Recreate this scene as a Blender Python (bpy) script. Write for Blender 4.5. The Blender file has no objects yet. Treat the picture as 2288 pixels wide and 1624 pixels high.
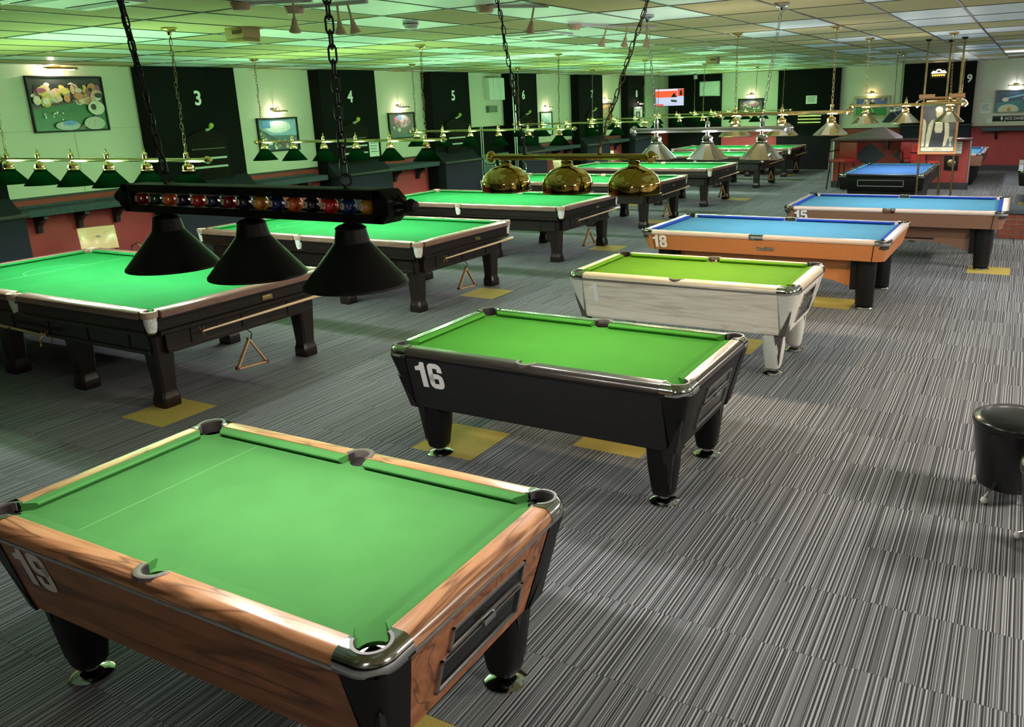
import bpy, bmesh, math, random
from mathutils import Matrix, Vector
random.seed(7)
R = math.radians
PI = math.pi
scene = bpy.context.scene
COL = scene.collection

# ------------------------------------------------------------------ camera, world, exposure
H_CAM = 2.244
F_PX, YAW, PITCH, ROLL = 1812.227, 0.515331, 0.275001, -0.0340979
PPX, PPY = 112.70, -64.17
cam_d = bpy.data.cameras.new('camera')
cam = bpy.data.objects.new('camera', cam_d)
COL.objects.link(cam)
cam_d.sensor_fit = 'HORIZONTAL'
cam_d.sensor_width = 36.0
cam_d.lens = F_PX / 2288 * 36
cam_d.shift_x = -PPX / 2288
cam_d.shift_y = PPY / 2288
cam_d.clip_start = 0.05
cam_d.clip_end = 100
_f = Vector((-math.sin(YAW) * math.cos(PITCH), math.cos(YAW) * math.cos(PITCH), -math.sin(PITCH)))
_r = Vector((math.cos(YAW), math.sin(YAW), 0))
_u = _r.cross(_f)
CR = math.cos(ROLL) * _r + math.sin(ROLL) * _u
CU = -math.sin(ROLL) * _r + math.cos(ROLL) * _u
CF = _f
mw = Matrix((CR, CU, -CF)).transposed().to_4x4()
mw.translation = Vector((0, 0, H_CAM))
cam.matrix_world = mw
scene.camera = cam

def project(p):
    d = Vector(p) - Vector((0, 0, H_CAM))
    z = d.dot(CF)
    if z < 0.05:
        return None
    return (1144 + PPX + F_PX * d.dot(CR) / z, 812 + PPY - F_PX * d.dot(CU) / z, z)

world = bpy.data.worlds.new('world')
scene.world = world
world.use_nodes = True
world.node_tree.nodes['Background'].inputs[0].default_value = (0.02, 0.02, 0.025, 1)
world.node_tree.nodes['Background'].inputs[1].default_value = 0.3

vs = scene.view_settings
vs.view_transform = 'Standard'
vs.look = 'None'
vs.exposure = 0.0
vs.gamma = 1.0
vs.use_curve_mapping = False
try:
    scene.cycles.use_denoising = True
    scene.cycles.max_bounces = 6
    scene.cycles.diffuse_bounces = 3
    scene.cycles.glossy_bounces = 2
    scene.cycles.use_adaptive_sampling = True
    scene.cycles.adaptive_threshold = 0.06
    scene.cycles.adaptive_min_samples = 16
    scene.cycles.light_sampling_threshold = 0.03
    scene.cycles.sample_clamp_indirect = 4.0
    scene.cycles.caustics_reflective = False
    scene.cycles.caustics_refractive = False
except Exception:
    pass

# lamp powers (watts) and colours
POW_SNOOKER = 58.0
UP_SNOOKER = 51.0          # added point light at each fitter, brightens ceiling and walls
COL_UP = (0.46, 1.0, 0.44)  # green tint added to strengthen the ceiling's green glow
COL_SNOOKER = (1.0, 0.95, 1.0)
COL_COOL = (0.90, 0.96, 1.0)
COL_WARM = (1.0, 0.66, 0.36)
COL_NEUTRAL = (1.0, 0.93, 0.86)

# ------------------------------------------------------------------ materials
MATS = {}

def nodes_of(m):
    m.use_nodes = True
    nt = m.node_tree
    return nt, nt.nodes['Principled BSDF']

def mat(name, col, rough=0.6, metal=0.0, var=0.12, scale=6.0, stretch=(1, 1, 1), bump=0.0, bscale=200.0, spec=None,
        emit=None, estr=0.0, col2=None, coat=0.0, detail=3.0):
    """principled material whose colour is mottled by a procedural noise"""
    if name in MATS:
        return MATS[name]
    m = bpy.data.materials.new(name)
    nt, p = nodes_of(m)
    tc = nt.nodes.new('ShaderNodeTexCoord')
    mp = nt.nodes.new('ShaderNodeMapping')
    mp.inputs['Scale'].default_value = stretch
    nt.links.new(tc.outputs['Object'], mp.inputs[0])
    ns = nt.nodes.new('ShaderNodeTexNoise')
    ns.inputs['Scale'].default_value = scale
    ns.inputs['Detail'].default_value = detail
    nt.links.new(mp.outputs[0], ns.inputs['Vector'])
    rp = nt.nodes.new('ShaderNodeValToRGB')
    c2 = col2 or tuple(c * (1 - var) for c in col)
    c1 = col if col2 else tuple(min(1, c * (1 + var)) for c in col)
    rp.color_ramp.elements[0].position = 0.35
    rp.color_ramp.elements[1].position = 0.65
    rp.color_ramp.elements[0].color = (*c2, 1)
    rp.color_ramp.elements[1].color = (*c1, 1)
    nt.links.new(ns.outputs[0], rp.inputs[0])
    nt.links.new(rp.outputs[0], p.inputs['Base Color'])
    p.inputs['Roughness'].default_value = rough
    p.inputs['Metallic'].default_value = metal
    if spec is not None:
        p.inputs['Specular IOR Level'].default_value = spec
    if coat:
        p.inputs['Coat Weight'].default_value = coat
        p.inputs['Coat Roughness'].default_value = 0.1
    if bump:
        n2 = nt.nodes.new('ShaderNodeTexNoise')
        n2.inputs['Scale'].default_value = bscale
        nt.links.new(tc.outputs['Object'], n2.inputs['Vector'])
        b = nt.nodes.new('ShaderNodeBump')
        b.inputs['Strength'].default_value = bump
        b.inputs['Distance'].default_value = 0.004
        nt.links.new(n2.outputs[0], b.inputs['Height'])
        nt.links.new(b.outputs[0], p.inputs['Normal'])
    if emit:
        p.inputs['Emission Color'].default_value = (*emit, 1)
        p.inputs['Emission Strength'].default_value = estr
        m.cycles.emission_sampling = 'NONE'
    MATS[name] = m
    return m

def wood(name, cols, grain=(2.2, 26, 26), dist=2.5, rough=0.35, lines=0.5, linecol=None, coat=0.0, lscale=4.0, wavy=False, spec=None):
    """grain along local X: stretched noise plus thin wandering darker veins"""
    if name in MATS:
        return MATS[name]
    m = bpy.data.materials.new(name)
    nt, p = nodes_of(m)
    L = nt.links.new
    tc = nt.nodes.new('ShaderNodeTexCoord')
    mp = nt.nodes.new('ShaderNodeMapping')
    mp.inputs['Scale'].default_value = grain
    L(tc.outputs['Object'], mp.inputs[0])
    ns = nt.nodes.new('ShaderNodeTexNoise')
    ns.inputs['Scale'].default_value = 1.0
    ns.inputs['Detail'].default_value = 5
    ns.inputs['Distortion'].default_value = dist
    L(mp.outputs[0], ns.inputs['Vector'])
    rp = nt.nodes.new('ShaderNodeValToRGB')
    els = rp.color_ramp.elements
    els[0].position, els[1].position = 0.28, 0.72
    els[0].color, els[1].color = (*cols[0], 1), (*cols[-1], 1)
    if len(cols) == 3:
        e = els.new(0.5)
        e.color = (*cols[1], 1)
    L(ns.outputs[0], rp.inputs[0])
    mp2 = nt.nodes.new('ShaderNodeMapping')
    mp2.inputs['Scale'].default_value = (grain[0] * 0.5, grain[1] * 0.5, grain[2] * 0.5) if not wavy else (1.6, 3, 9)
    L(tc.outputs['Object'], mp2.inputs[0])
    vn = nt.nodes.new('ShaderNodeTexWave') if wavy else nt.nodes.new('ShaderNodeTexNoise')
    if wavy:
        vn.wave_type = 'BANDS'
        vn.bands_direction = 'Z'
        vn.inputs['Scale'].default_value = lscale
        vn.inputs['Distortion'].default_value = 3.0
        vn.inputs['Detail'].default_value = 2
        vn.inputs['Detail Scale'].default_value = 0.6
    else:
        vn.inputs['Scale'].default_value = 0.8
        vn.inputs['Detail'].default_value = 2
        vn.inputs['Distortion'].default_value = 1.2
    L(mp2.outputs[0], vn.inputs['Vector'])
    r2 = nt.nodes.new('ShaderNodeValToRGB')
    e2 = r2.color_ramp.elements
    if wavy:
        e2[0].position, e2[1].position = 0.35, 0.65
        e2[0].color, e2[1].color = (1, 1, 1, 1), (0, 0, 0, 1)
    else:
        e2[0].position, e2[0].color = 0.47, (0, 0, 0, 1)
        e2[1].position, e2[1].color = 0.53, (0, 0, 0, 1)
        mid = e2.new(0.5)
        mid.color = (1, 1, 1, 1)
    L(vn.outputs[0], r2.inputs[0])
    ml = nt.nodes.new('ShaderNodeMath')
    ml.operation = 'MULTIPLY'
    ml.inputs[1].default_value = lines
    L(r2.outputs[0], ml.inputs[0])
    mx = nt.nodes.new('ShaderNodeMix')
    mx.data_type = 'RGBA'
    mx.inputs['B'].default_value = (*(linecol or tuple(c * 0.35 for c in cols[0])), 1)
    L(ml.outputs[0], mx.inputs['Factor'])
    L(rp.outputs[0], mx.inputs['A'])
    L(mx.outputs['Result'], p.inputs['Base Color'])
    p.inputs['Roughness'].default_value = rough
    if spec is not None:
        p.inputs['Specular IOR Level'].default_value = spec
    if wavy:
        p.inputs['Specular IOR Level'].default_value = 0.2
    if coat:
        p.inputs['Coat Weight'].default_value = coat
        p.inputs['Coat Roughness'].default_value = 0.15
    MATS[name] = m
    return m

def make_carpet():
    m = bpy.data.materials.new('striped_carpet')
    nt, p = nodes_of(m)
    L = nt.links.new
    N = nt.nodes.new

    def mth(op, a, b=None):
        n = N('ShaderNodeMath')
        n.operation = op
        for i, x in enumerate((a, b)):
            if x is None:
                continue
            if isinstance(x, (int, float)):
                n.inputs[i].default_value = x
            else:
                L(x, n.inputs[i])
        return n.outputs[0]
    g = N('ShaderNodeNewGeometry')
    s = N('ShaderNodeSeparateXYZ')
    L(g.outputs['Position'], s.inputs[0])
    ix = mth('FLOOR', mth('MULTIPLY', s.outputs[0], 2.0))
    iy = mth('FLOOR', mth('MULTIPLY', s.outputs[1], 2.0))
    cb = N('ShaderNodeCombineXYZ')
    L(ix, cb.inputs[0])
    L(iy, cb.inputs[1])
    wn = N('ShaderNodeTexWhiteNoise')
    wn.noise_dimensions = '2D'
    L(cb.outputs[0], wn.inputs['Vector'])
    u = mth('ADD', s.outputs[0], mth('MULTIPLY', wn.outputs['Value'], 7.3))
    n1 = N('ShaderNodeTexNoise')
    n1.noise_dimensions = '1D'
    n1.inputs['Scale'].default_value = 1.0
    n1.inputs['Detail'].default_value = 1.0
    L(mth('MULTIPLY', u, 112.0), n1.inputs['W'])
    r = N('ShaderNodeValToRGB')
    e = r.color_ramp.elements
    e[0].position, e[0].color = 0.40, (0.036, 0.037, 0.041, 1)
    e[1].position, e[1].color = 0.62, (0.315, 0.33, 0.355, 1)
    for pos, c in ((0.46, (0.072, 0.075, 0.082, 1)), (0.52, (0.136, 0.146, 0.163, 1)), (0.57, (0.222, 0.234, 0.254, 1))):
        x = e.new(pos)
        x.color = c
    L(n1.outputs[0], r.inputs[0])
    # broad grey bands
    n2 = N('ShaderNodeTexNoise')
    n2.noise_dimensions = '1D'
    n2.inputs['Scale'].default_value = 1.0
    n2.inputs['Detail'].default_value = 0.0
    L(mth('MULTIPLY', u, 19.0), n2.inputs['W'])
    r2 = N('ShaderNodeValToRGB')
    r2.color_ramp.elements[0].position = 0.70
    r2.color_ramp.elements[1].position = 0.72
    L(n2.outputs[0], r2.inputs[0])
    mx = N('ShaderNodeMix')
    mx.data_type = 'RGBA'
    mx.inputs['B'].default_value = (0.135, 0.142, 0.152, 1)
    L(r2.outputs[0], mx.inputs['Factor'])
    L(r.outputs[0], mx.inputs['A'])
    # pile speckle
    n3 = N('ShaderNodeTexNoise')
    n3.inputs['Scale'].default_value = 420.0
    L(g.outputs['Position'], n3.inputs['Vector'])
    hv = N('ShaderNodeHueSaturation')
    L(mx.outputs['Result'], hv.inputs['Color'])
    L(mth('ADD', mth('MULTIPLY', n3.outputs[0], 0.7), mth('ADD', 0.57, mth('MULTIPLY', wn.outputs['Value'], 0.16))), hv.inputs['Value'])
    L(hv.outputs[0], p.inputs['Base Color'])
    p.inputs['Roughness'].default_value = 0.95
    p.inputs['Specular IOR Level'].default_value = 0.1
    b = N('ShaderNodeBump')
    b.inputs['Strength'].default_value = 0.35
    b.inputs['Distance'].default_value = 0.004
    L(n1.outputs[0], b.inputs['Height'])
    L(b.outputs[0], p.inputs['Normal'])
    return m

CARPET = make_carpet()
YELLOW = mat('yellow_carpet', (0.40, 0.32, 0.085), 0.95, var=0.18, scale=160, spec=0.1)
TILE_W = mat('ceiling_tile_white', (0.80, 0.86, 0.88), 0.42, var=0.03, scale=3)
TILE_C = mat('ceiling_tile_cream', (0.50, 0.42, 0.21), 0.85, var=0.07, scale=90, bump=0.25, bscale=260)
TBAR = mat('ceiling_grid_metal', (0.030, 0.030, 0.030), 0.42, 0.4, var=0.1)
WALLW = mat('painted_wall_cream', (0.62, 0.60, 0.50), 0.75, var=0.025, scale=2, bump=0.05, bscale=90)
WALLR = mat('painted_wall_red', (0.29, 0.034, 0.030), 0.7, var=0.08, scale=3)
WALLB = mat('painted_wall_black', (0.0045, 0.005, 0.005), 0.85, var=0.15, scale=3, spec=0.12)
NAVY = mat('navy_carpet_cladding', (0.018, 0.021, 0.028), 0.95, var=0.35, scale=160, spec=0.1)
SLATE = mat('speckled_shelf_cladding', (0.060, 0.078, 0.095), 0.9, var=0.6, scale=120, spec=0.15)
BLACKW = mat('black_painted_wood', (0.010, 0.010, 0.010), 0.5, var=0.2)
BASEB = mat('baseboard_dark', (0.02, 0.02, 0.022), 0.6)
S_CLOTH = mat('snooker_cloth', (0.012, 0.165, 0.036), 0.95, var=0.045, scale=3.5, bump=0.04, bscale=500, spec=0.05)
C19 = mat('pool_cloth_green', (0.056, 0.20, 0.053), 0.92, var=0.05, scale=5, bump=0.06, bscale=500, spec=0.12)
C16 = mat('pool_cloth_bright_green', (0.044, 0.205, 0.021), 0.92, var=0.04, scale=4, spec=0.12)
C17 = mat('pool_cloth_lime', (0.076, 0.22, 0.012), 0.92, var=0.04, scale=4, spec=0.12)
CBLUE = mat('pool_cloth_pale_blue', (0.060, 0.200, 0.30), 0.92, var=0.04, scale=4, spec=0.12)
CBLUE_D = mat('cushion_cloth_royal_blue', (0.012, 0.05, 0.30), 0.9, var=0.05, scale=5, spec=0.15)
CBLUE_M = mat('pool_cloth_mid_blue', (0.042, 0.12, 0.31), 0.92, var=0.05, scale=4, spec=0.12)
LINE_S = mat('chalk_line', (0.10, 0.34, 0.15), 0.9, var=0.02)
LINE_P = mat('chalk_line_pool', (0.14, 0.32, 0.13), 0.9, var=0.05)
MAHOG = wood('dark_mahogany', [(0.006, 0.0035, 0.003), (0.009, 0.005, 0.004), (0.014, 0.007, 0.0055)], rough=0.32, lines=0.25)
RAILWOOD = wood('polished_mahogany_rail', [(0.20, 0.115, 0.09), (0.25, 0.15, 0.12), (0.29, 0.18, 0.15)], rough=0.24, lines=0.2)
W19 = wood('rustic_cherry', [(0.30, 0.125, 0.055), (0.42, 0.20, 0.095), (0.52, 0.28, 0.15)], grain=(2.4, 22, 22), dist=2.0, rough=0.3, lines=0.75, linecol=(0.075, 0.028, 0.016), coat=0.25)
W19B = wood('rustic_cherry_panel', [(0.19, 0.072, 0.031), (0.29, 0.115, 0.052), (0.38, 0.16, 0.075)], grain=(1.2, 9, 9), dist=2.4, rough=0.4, lines=0.75, linecol=(0.07, 0.026, 0.014))
W16 = wood('black_wavy_ash', [(0.024, 0.024, 0.024), (0.034, 0.034, 0.034)], rough=0.45, lines=0.92, linecol=(0.003, 0.003, 0.003), wavy=True)
W16R = wood('black_ash_rail', [(0.022, 0.019, 0.017), (0.050, 0.042, 0.036)], grain=(1.5, 90, 90), rough=0.27, lines=0.3, coat=0.35)
W17 = wood('whitewashed_oak', [(0.58, 0.54, 0.45), (0.70, 0.67, 0.59), (0.78, 0.75, 0.67)], grain=(1.5, 14, 14), dist=1.6, rough=0.5, lines=0.5, linecol=(0.42, 0.36, 0.28))
W17R = wood('pale_oak_rail', [(0.60, 0.50, 0.36), (0.72, 0.63, 0.48)], grain=(1.5, 30, 30), rough=0.3, lines=0.15, coat=0.3)
GREY17 = mat('pale_grey_laminate', (0.56, 0.58, 0.54), 0.5, var=0.03)
DGREY17 = mat('dark_grey_inlay', (0.075, 0.07, 0.062), 0.35, var=0.3, scale=30, stretch=(1, 1, 5))
W18 = mat('orange_beech_laminate', (0.50, 0.19, 0.065), 0.38, var=0.08, scale=60)
W18R = wood('pinkish_rail', [(0.66, 0.51, 0.45), (0.74, 0.59, 0.53)], grain=(1.5, 30, 30), rough=0.22, lines=0.1, coat=0.4)
W15 = mat('brown_laminate', (0.22, 0.115, 0.075), 0.42, var=0.1, scale=60)
BLACKP = mat('black_plastic', (0.005, 0.005, 0.0055), 0.45, var=0.1, spec=0.25)
BLACKR = mat('black_rubber', (0.018, 0.014, 0.013), 0.6, var=0.15)
CHROME = mat('chrome', (0.62, 0.63, 0.60), 0.10, 1.0, var=0.02)
STEEL = mat('brushed_steel', (0.55, 0.55, 0.55), 0.3, 1.0, var=0.06, scale=40)
BRASS = mat('polished_brass', (0.72, 0.52, 0.22), 0.16, 1.0, var=0.04)
BRASS_D = mat('aged_brass', (0.42, 0.32, 0.15), 0.28, 1.0, var=0.15, scale=20)
GOLD = mat('golden_mirror_brass', (0.66, 0.50, 0.13), 0.035, 1.0, var=0.02)
SILV = mat('polished_nickel_panel', (0.58, 0.56, 0.50), 0.12, 1.0, var=0.03)
BRASSP = mat('pale_brass_panel', (0.66, 0.58, 0.38), 0.14, 1.0, var=0.03)
GREENSH = mat('green_enamel', (0.0005, 0.0038, 0.0013), 0.9, var=0.1, spec=0.0)
BLUESH = mat('blue_grey_enamel', (0.06, 0.08, 0.11), 0.35, 0.5, var=0.1)
BLACKSH = mat('matt_black_metal', (0.003, 0.003, 0.0028), 0.5, 0.0, var=0.15, spec=0.2)
WHITEIN = mat('white_reflector', (0.85, 0.85, 0.82), 0.5, var=0.02)
BULB = mat('glowing_bulb', (1, 1, 1), 0.4, emit=(1.0, 0.95, 0.85), estr=12.0)
CHAINM = mat('black_iron', (0.012, 0.012, 0.012), 0.45, 0.5, var=0.2)
CHAINB = mat('antique_brass_chain', (0.16, 0.12, 0.06), 0.45, 0.8, var=0.2)
NUMW = mat('white_vinyl', (0.78, 0.78, 0.80), 0.5, var=0.02)
NUMG = mat('grey_vinyl', (0.74, 0.73, 0.70), 0.5, var=0.05)
LEATHER = mat('pale_leather', (0.46, 0.33, 0.26), 0.55, var=0.12, scale=30)
NET = mat('white_net', (0.72, 0.72, 0.69), 0.8, var=0.22, scale=90, bump=0.8, bscale=150)
CUEW = wood('ash_cue', [(0.60, 0.42, 0.24), (0.70, 0.52, 0.32)], grain=(3, 60, 60), rough=0.35, lines=0.1)
TRIW = wood('triangle_wood', [(0.42, 0.24, 0.11), (0.55, 0.35, 0.18)], grain=(4, 40, 40), rough=0.4, lines=0.1)
BEECH = wood('beech_ply', [(0.58, 0.40, 0.20), (0.66, 0.47, 0.26)], grain=(2, 30, 12), rough=0.25, lines=0.1, coat=0.5)
BVINYL = mat('black_vinyl', (0.005, 0.005, 0.006), 0.3, var=0.15, scale=20, coat=0.2)
GVINYL = mat('green_vinyl', (0.010, 0.055, 0.028), 0.35, var=0.2, scale=8)
RVINYL = mat('red_vinyl', (0.30, 0.02, 0.018), 0.45, var=0.1)
WPLAS = mat('white_plastic', (0.70, 0.70, 0.68), 0.45, var=0.03)
BEIGE = mat('beige_metal', (0.52, 0.38, 0.20), 0.5, var=0.06)
TERRA = mat('cream_spot_enamel', (0.55, 0.36, 0.26), 0.45, var=0.05)
PAPER = mat('white_paper', (0.72, 0.75, 0.72), 0.8, var=0.03)
BRICKM = mat('red_brick', (0.17, 0.042, 0.024), 0.85, var=0.35, scale=22, bump=0.3, bscale=80)
MORTAR = mat('mortar', (0.32, 0.27, 0.22), 0.95, var=0.15, scale=60)
SCOREW = wood('scoreboard_wood', [(0.006, 0.0045, 0.003), (0.010, 0.007, 0.0045)], rough=0.7, lines=0.2, spec=0.1)
ORWOOD = wood('orange_pine_frame', [(0.42, 0.17, 0.045), (0.55, 0.25, 0.08)], rough=0.35, lines=0.2)
COVER = mat('dust_cover', (0.20, 0.15, 0.16), 0.7, var=0.08, scale=5)

# ------------------------------------------------------------------ mesh building
class B:
    def cring(s, ri, ro, a0, a1, n, z0, z1, mi=0, cin=(0, 0)):
        rings = []
        for i in range(n + 1):
            a_ = a0 + (a1 - a0) * i / n
            c, q = math.cos(a_), math.sin(a_)
            rings.append([(cin[0] + ri * c, cin[1] + ri * q, z0), (ro * c, ro * q, z0), (ro * c, ro * q, z1), (cin[0] + ri * c, cin[1] + ri * q, z1)])
        return s.loft(rings, True, True, mi)

    def __init__(s):
        s.v, s.f, s.m = [], [], []

    def add(s, vs, fs, mi=0):
        o = len(s.v)
        s.v += [tuple(v) for v in vs]
        for f in fs:
            s.f.append(tuple(i + o for i in f))
            s.m.append(mi)
        return s

    def box(s, x0, x1, y0, y1, z0, z1, mi=0):
        return s.add([(x0, y0, z0), (x1, y0, z0), (x1, y1, z0), (x0, y1, z0), (x0, y0, z1), (x1, y0, z1), (x1, y1, z1), (x0, y1, z1)],
                     [(0, 3, 2, 1), (4, 5, 6, 7), (0, 1, 5, 4), (1, 2, 6, 5), (2, 3, 7, 6), (3, 0, 4, 7)], mi)

    def loft(s, rings, cap0=True, cap1=True, mi=0, closed=True):
        n = len(rings[0])
        vs = [p for r in rings for p in r]
        fs = []
        for k in range(len(rings) - 1):
            for i in range(n if closed else n - 1):
                j = (i + 1) % n
                fs.append((k * n + i, k * n + j, (k + 1) * n + j, (k + 1) * n + i))
        if cap0:
            fs.append(tuple(range(n - 1, -1, -1)))
        if cap1:
            fs.append(tuple((len(rings) - 1) * n + i for i in range(n)))
        return s.add(vs, fs, mi)

    def lathe(s, prof, seg=20, c=(0, 0, 0), mi=0, cap0=True, cap1=True, a0=0.0):
        rings = []
        for r, z in prof:
            rings.append([(c[0] + r * math.cos(a0 + 2 * PI * i / seg), c[1] + r * math.sin(a0 + 2 * PI * i / seg), c[2] + z) for i in range(seg)])
        return s.loft(rings, cap0, cap1, mi)

    def tube(s, pts, r, seg=8, closed=False, mi=0, rs=None):
        pts = [Vector(p) for p in pts]
        n = len(pts)
        rings = []
        pu = None
        for i, p in enumerate(pts):
            a = pts[(i - 1) % n] if (closed or i > 0) else p
            b = pts[(i + 1) % n] if (closed or i < n - 1) else p
            t = (b - a).normalized()
            if pu is None:
                up = Vector((0, 0, 1)) if abs(t.z) < 0.9 else Vector((1, 0, 0))
                pu = (up - t * up.dot(t)).normalized()
            else:
                pu = (pu - t * pu.dot(t)).normalized()
            w = t.cross(pu)
            rr = rs[i] if rs else r
            rings.append([tuple(p + pu * rr * math.cos(2 * PI * k / seg) + w * rr * math.sin(2 * PI * k / seg)) for k in range(seg)])
        if closed:
            rings.append(rings[0])
            return s.loft(rings, False, False, mi)
        return s.loft(rings, True, True, mi)

    def prism(s, poly, z0, z1, mi=0):
        return s.loft([[(x, y, z0) for x, y in poly], [(x, y, z1) for x, y in poly]], True, True, mi)

    def xf(s, fn, start=0):
        s.v[start:] = [tuple(fn(*v)) for v in s.v[start:]]
        return s

    def mesh(s, name, mats, bevel=0.0, smooth=35, bseg=2):
        me = bpy.data.meshes.new(name)
        me.from_pydata(s.v, [], s.f)
        for m in (mats if isinstance(mats, (list, tuple)) else [mats]):
            me.materials.append(m)
        me.polygons.foreach_set('material_index', s.m)
        bm = bmesh.new()
        bm.from_mesh(me)
        bmesh.ops.recalc_face_normals(bm, faces=bm.faces)
        if bevel:
            es = [e for e in bm.edges if len(e.link_faces) == 2 and e.calc_face_angle(0) > R(40)]
            bmesh.ops.bevel(bm, geom=es, offset=bevel, segments=bseg, affect='EDGES', profile=0.6, clamp_overlap=True)
        bm.to_mesh(me)
        bm.free()
        if smooth:
            me.polygons.foreach_set('use_smooth', [True] * len(me.polygons))
            try:
                me.set_sharp_from_angle(angle=R(smooth))
            except Exception:
                pass
        me.update()
        return me

CACHE = {}

def P(name, key, fn, mats, parent=None, loc=(0, 0, 0), rot=(0, 0, 0), bevel=0.0, smooth=35, label=None, bseg=2):
    """one mesh object; alike pieces share mesh data through key"""
    me = CACHE.get(key) if key is not None else None
    if me is None:
        b = B()
        fn(b)
        me = b.mesh(name, mats, bevel, smooth, bseg)
        if key is not None:
            CACHE[key] = me
    o = bpy.data.objects.new(name, me)
    COL.objects.link(o)
    o.location = loc
    o.rotation_euler = rot
    if parent:
        o.parent = parent
    if label:
        o['label'] = label
    return o

def tag(o, label, cat, group=None):
    o['label'] = label
    o['category'] = cat
    if group:
        o['group'] = group
    return o

def thing(name, loc, rz, label, cat, group=None):
    o = bpy.data.objects.new(name, None)
    o.empty_display_size = 0.1
    COL.objects.link(o)
    o.location = loc
    o.rotation_euler = (0, 0, rz)
    return tag(o, label, cat, group)

def node(name, parent, loc=(0, 0, 0), rot=(0, 0, 0)):
    o = bpy.data.objects.new(name, None)
    o.empty_display_size = 0.05
    COL.objects.link(o)
    o.location = loc
    o.rotation_euler = rot
    o.parent = parent
    return o

def struct(name, fn, mats, **k):
    o = P(name, None, fn, mats, **k)
    if not k.get('parent'):
        o['kind'] = 'structure'
    return o

def spot(parent, loc, power, col, size=128, radius=0.045, blend=0.25, rot=(0, 0, 0), name='bulb_light'):
    d = bpy.data.lights.new(name, 'SPOT')
    d.energy = power
    d.color = col
    d.spot_size = R(size)
    d.spot_blend = blend
    d.shadow_soft_size = radius
    o = bpy.data.objects.new(name, d)
    COL.objects.link(o)
    o.location = loc
    o.rotation_euler = rot
    if parent:
        o.parent = parent
    return o

def point(parent, loc, power, col, radius=0.03, name='bulb_light'):
    d = bpy.data.lights.new(name, 'POINT')
    d.energy = power
    d.color = col
    d.shadow_soft_size = radius
    o = bpy.data.objects.new(name, d)
    COL.objects.link(o)
    o.location = loc
    if parent:
        o.parent = parent
    return o

def arc(cx, cy, r, a0, a1, n):
    return [(cx + r * math.cos(a0 + (a1 - a0) * i / n), cy + r * math.sin(a0 + (a1 - a0) * i / n)) for i in range(n + 1)]

def text_mesh(name, txt, size, mats, parent, loc, rot, bold=0.0, sx=1.0, extrude=0.002, key=None, label=None, shear=0.0):
    cu = bpy.data.curves.new(name, 'FONT')
    cu.body = txt
    cu.size = size
    cu.align_x = 'CENTER'
    cu.align_y = 'CENTER'
    cu.extrude = extrude
    cu.offset = bold
    cu.resolution_u = 4
    cu.shear = shear
    t = bpy.data.objects.new('tmp', cu)
    me = bpy.data.meshes.new_from_object(t)
    me.name = name
    bpy.data.objects.remove(t)
    me.materials.clear()
    me.materials.append(mats)
    for v in me.vertices:
        v.co.x *= sx
    o = bpy.data.objects.new(name, me)
    COL.objects.link(o)
    o.location = loc
    o.rotation_euler = rot
    if parent:
        o.parent = parent
    if label:
        o['label'] = label
    return o

# heavy condensed numerals as thick ribbons in a 1 x 1.7 box
def ribbon(b, pts, w, closed=False):
    n = len(pts)
    L_, R_ = [], []
    for i, (x, y) in enumerate(pts):
        a = pts[(i - 1) % n] if (closed or i > 0) else pts[i]
        c = pts[(i + 1) % n] if (closed or i < n - 1) else pts[i]
        dx, dy = c[0] - a[0], c[1] - a[1]
        d = math.hypot(dx, dy) or 1
        nx, ny = -dy / d * w / 2, dx / d * w / 2
        L_.append((x + nx, y + ny, 0))
        R_.append((x - nx, y - ny, 0))
    k = n if closed else n - 1
    b.add(L_ + R_, [(i, (i + 1) % n, n + (i + 1) % n, n + i) for i in range(k)])

def sup(cx, cy, rx, ry, a0, a1, n=18, p=0.55):
    out = []
    for i in range(n + 1):
        a = a0 + (a1 - a0) * i / n
        c, s_ = math.cos(a), math.sin(a)
        out.append((cx + rx * math.copysign(abs(c) ** p, c), cy + ry * math.copysign(abs(s_) ** p, s_)))
    return out

def digit(b, d, x, s):
    st = len(b.v)
    w = 0.34
    if d == '1':
        b.add([(0.42, 0, 0), (0.80, 0, 0), (0.80, 1.7, 0), (0.52, 1.7, 0), (0.42, 1.45, 0), (0.10, 1.34, 0), (0.10, 1.08, 0), (0.42, 1.12, 0)], [(0, 1, 2, 3, 4, 7), (7, 4, 5, 6)])
    if d in '69':
        six = []
        lo = sup(0.5, 0.50, 0.32, 0.34, 0, 2 * PI * 0.999, 28)
        ribbon(b, lo, w, True)
        ribbon(b, [(0.18, 0.45), (0.18, 0.8), (0.18, 1.15)] + sup(0.5, 1.2, 0.32, 0.34, PI, 0.0, 14) + [(0.82, 1.12)], w)
        if d == '9':
            b.xf(lambda X, Y, Z: (1 - X, 1.7 - Y, Z), st)
    if d == '8':
        ribbon(b, sup(0.5, 0.46, 0.33, 0.30, 0, 2 * PI * 0.999, 28), w, True)
        ribbon(b, sup(0.5, 1.23, 0.31, 0.30, 0, 2 * PI * 0.999, 28), w, True)
    if d == '5':
        ribbon(b, [(0.92, 1.54), (0.18, 1.54)], 0.32)
        ribbon(b, [(0.2, 1.6), (0.17, 0.85)], 0.3)
        ribbon(b, [(0.17, 0.95)] + sup(0.48, 0.6, 0.34, 0.44, PI * 0.6, -PI, 20), w)
    b.xf(lambda X, Y, Z: (x + X * s * 0.62, Y * s / 1.7, Z), st)

def number(parent, txt, size, loc, rot, m=NUMW):
    def fn(b):
        for i, ch in enumerate(txt):
            digit(b, ch, i * size * 0.60, size)
    return P('number_sticker', None, fn, m, parent, loc, rot, smooth=0, label='large white numerals ' + txt)

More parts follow.
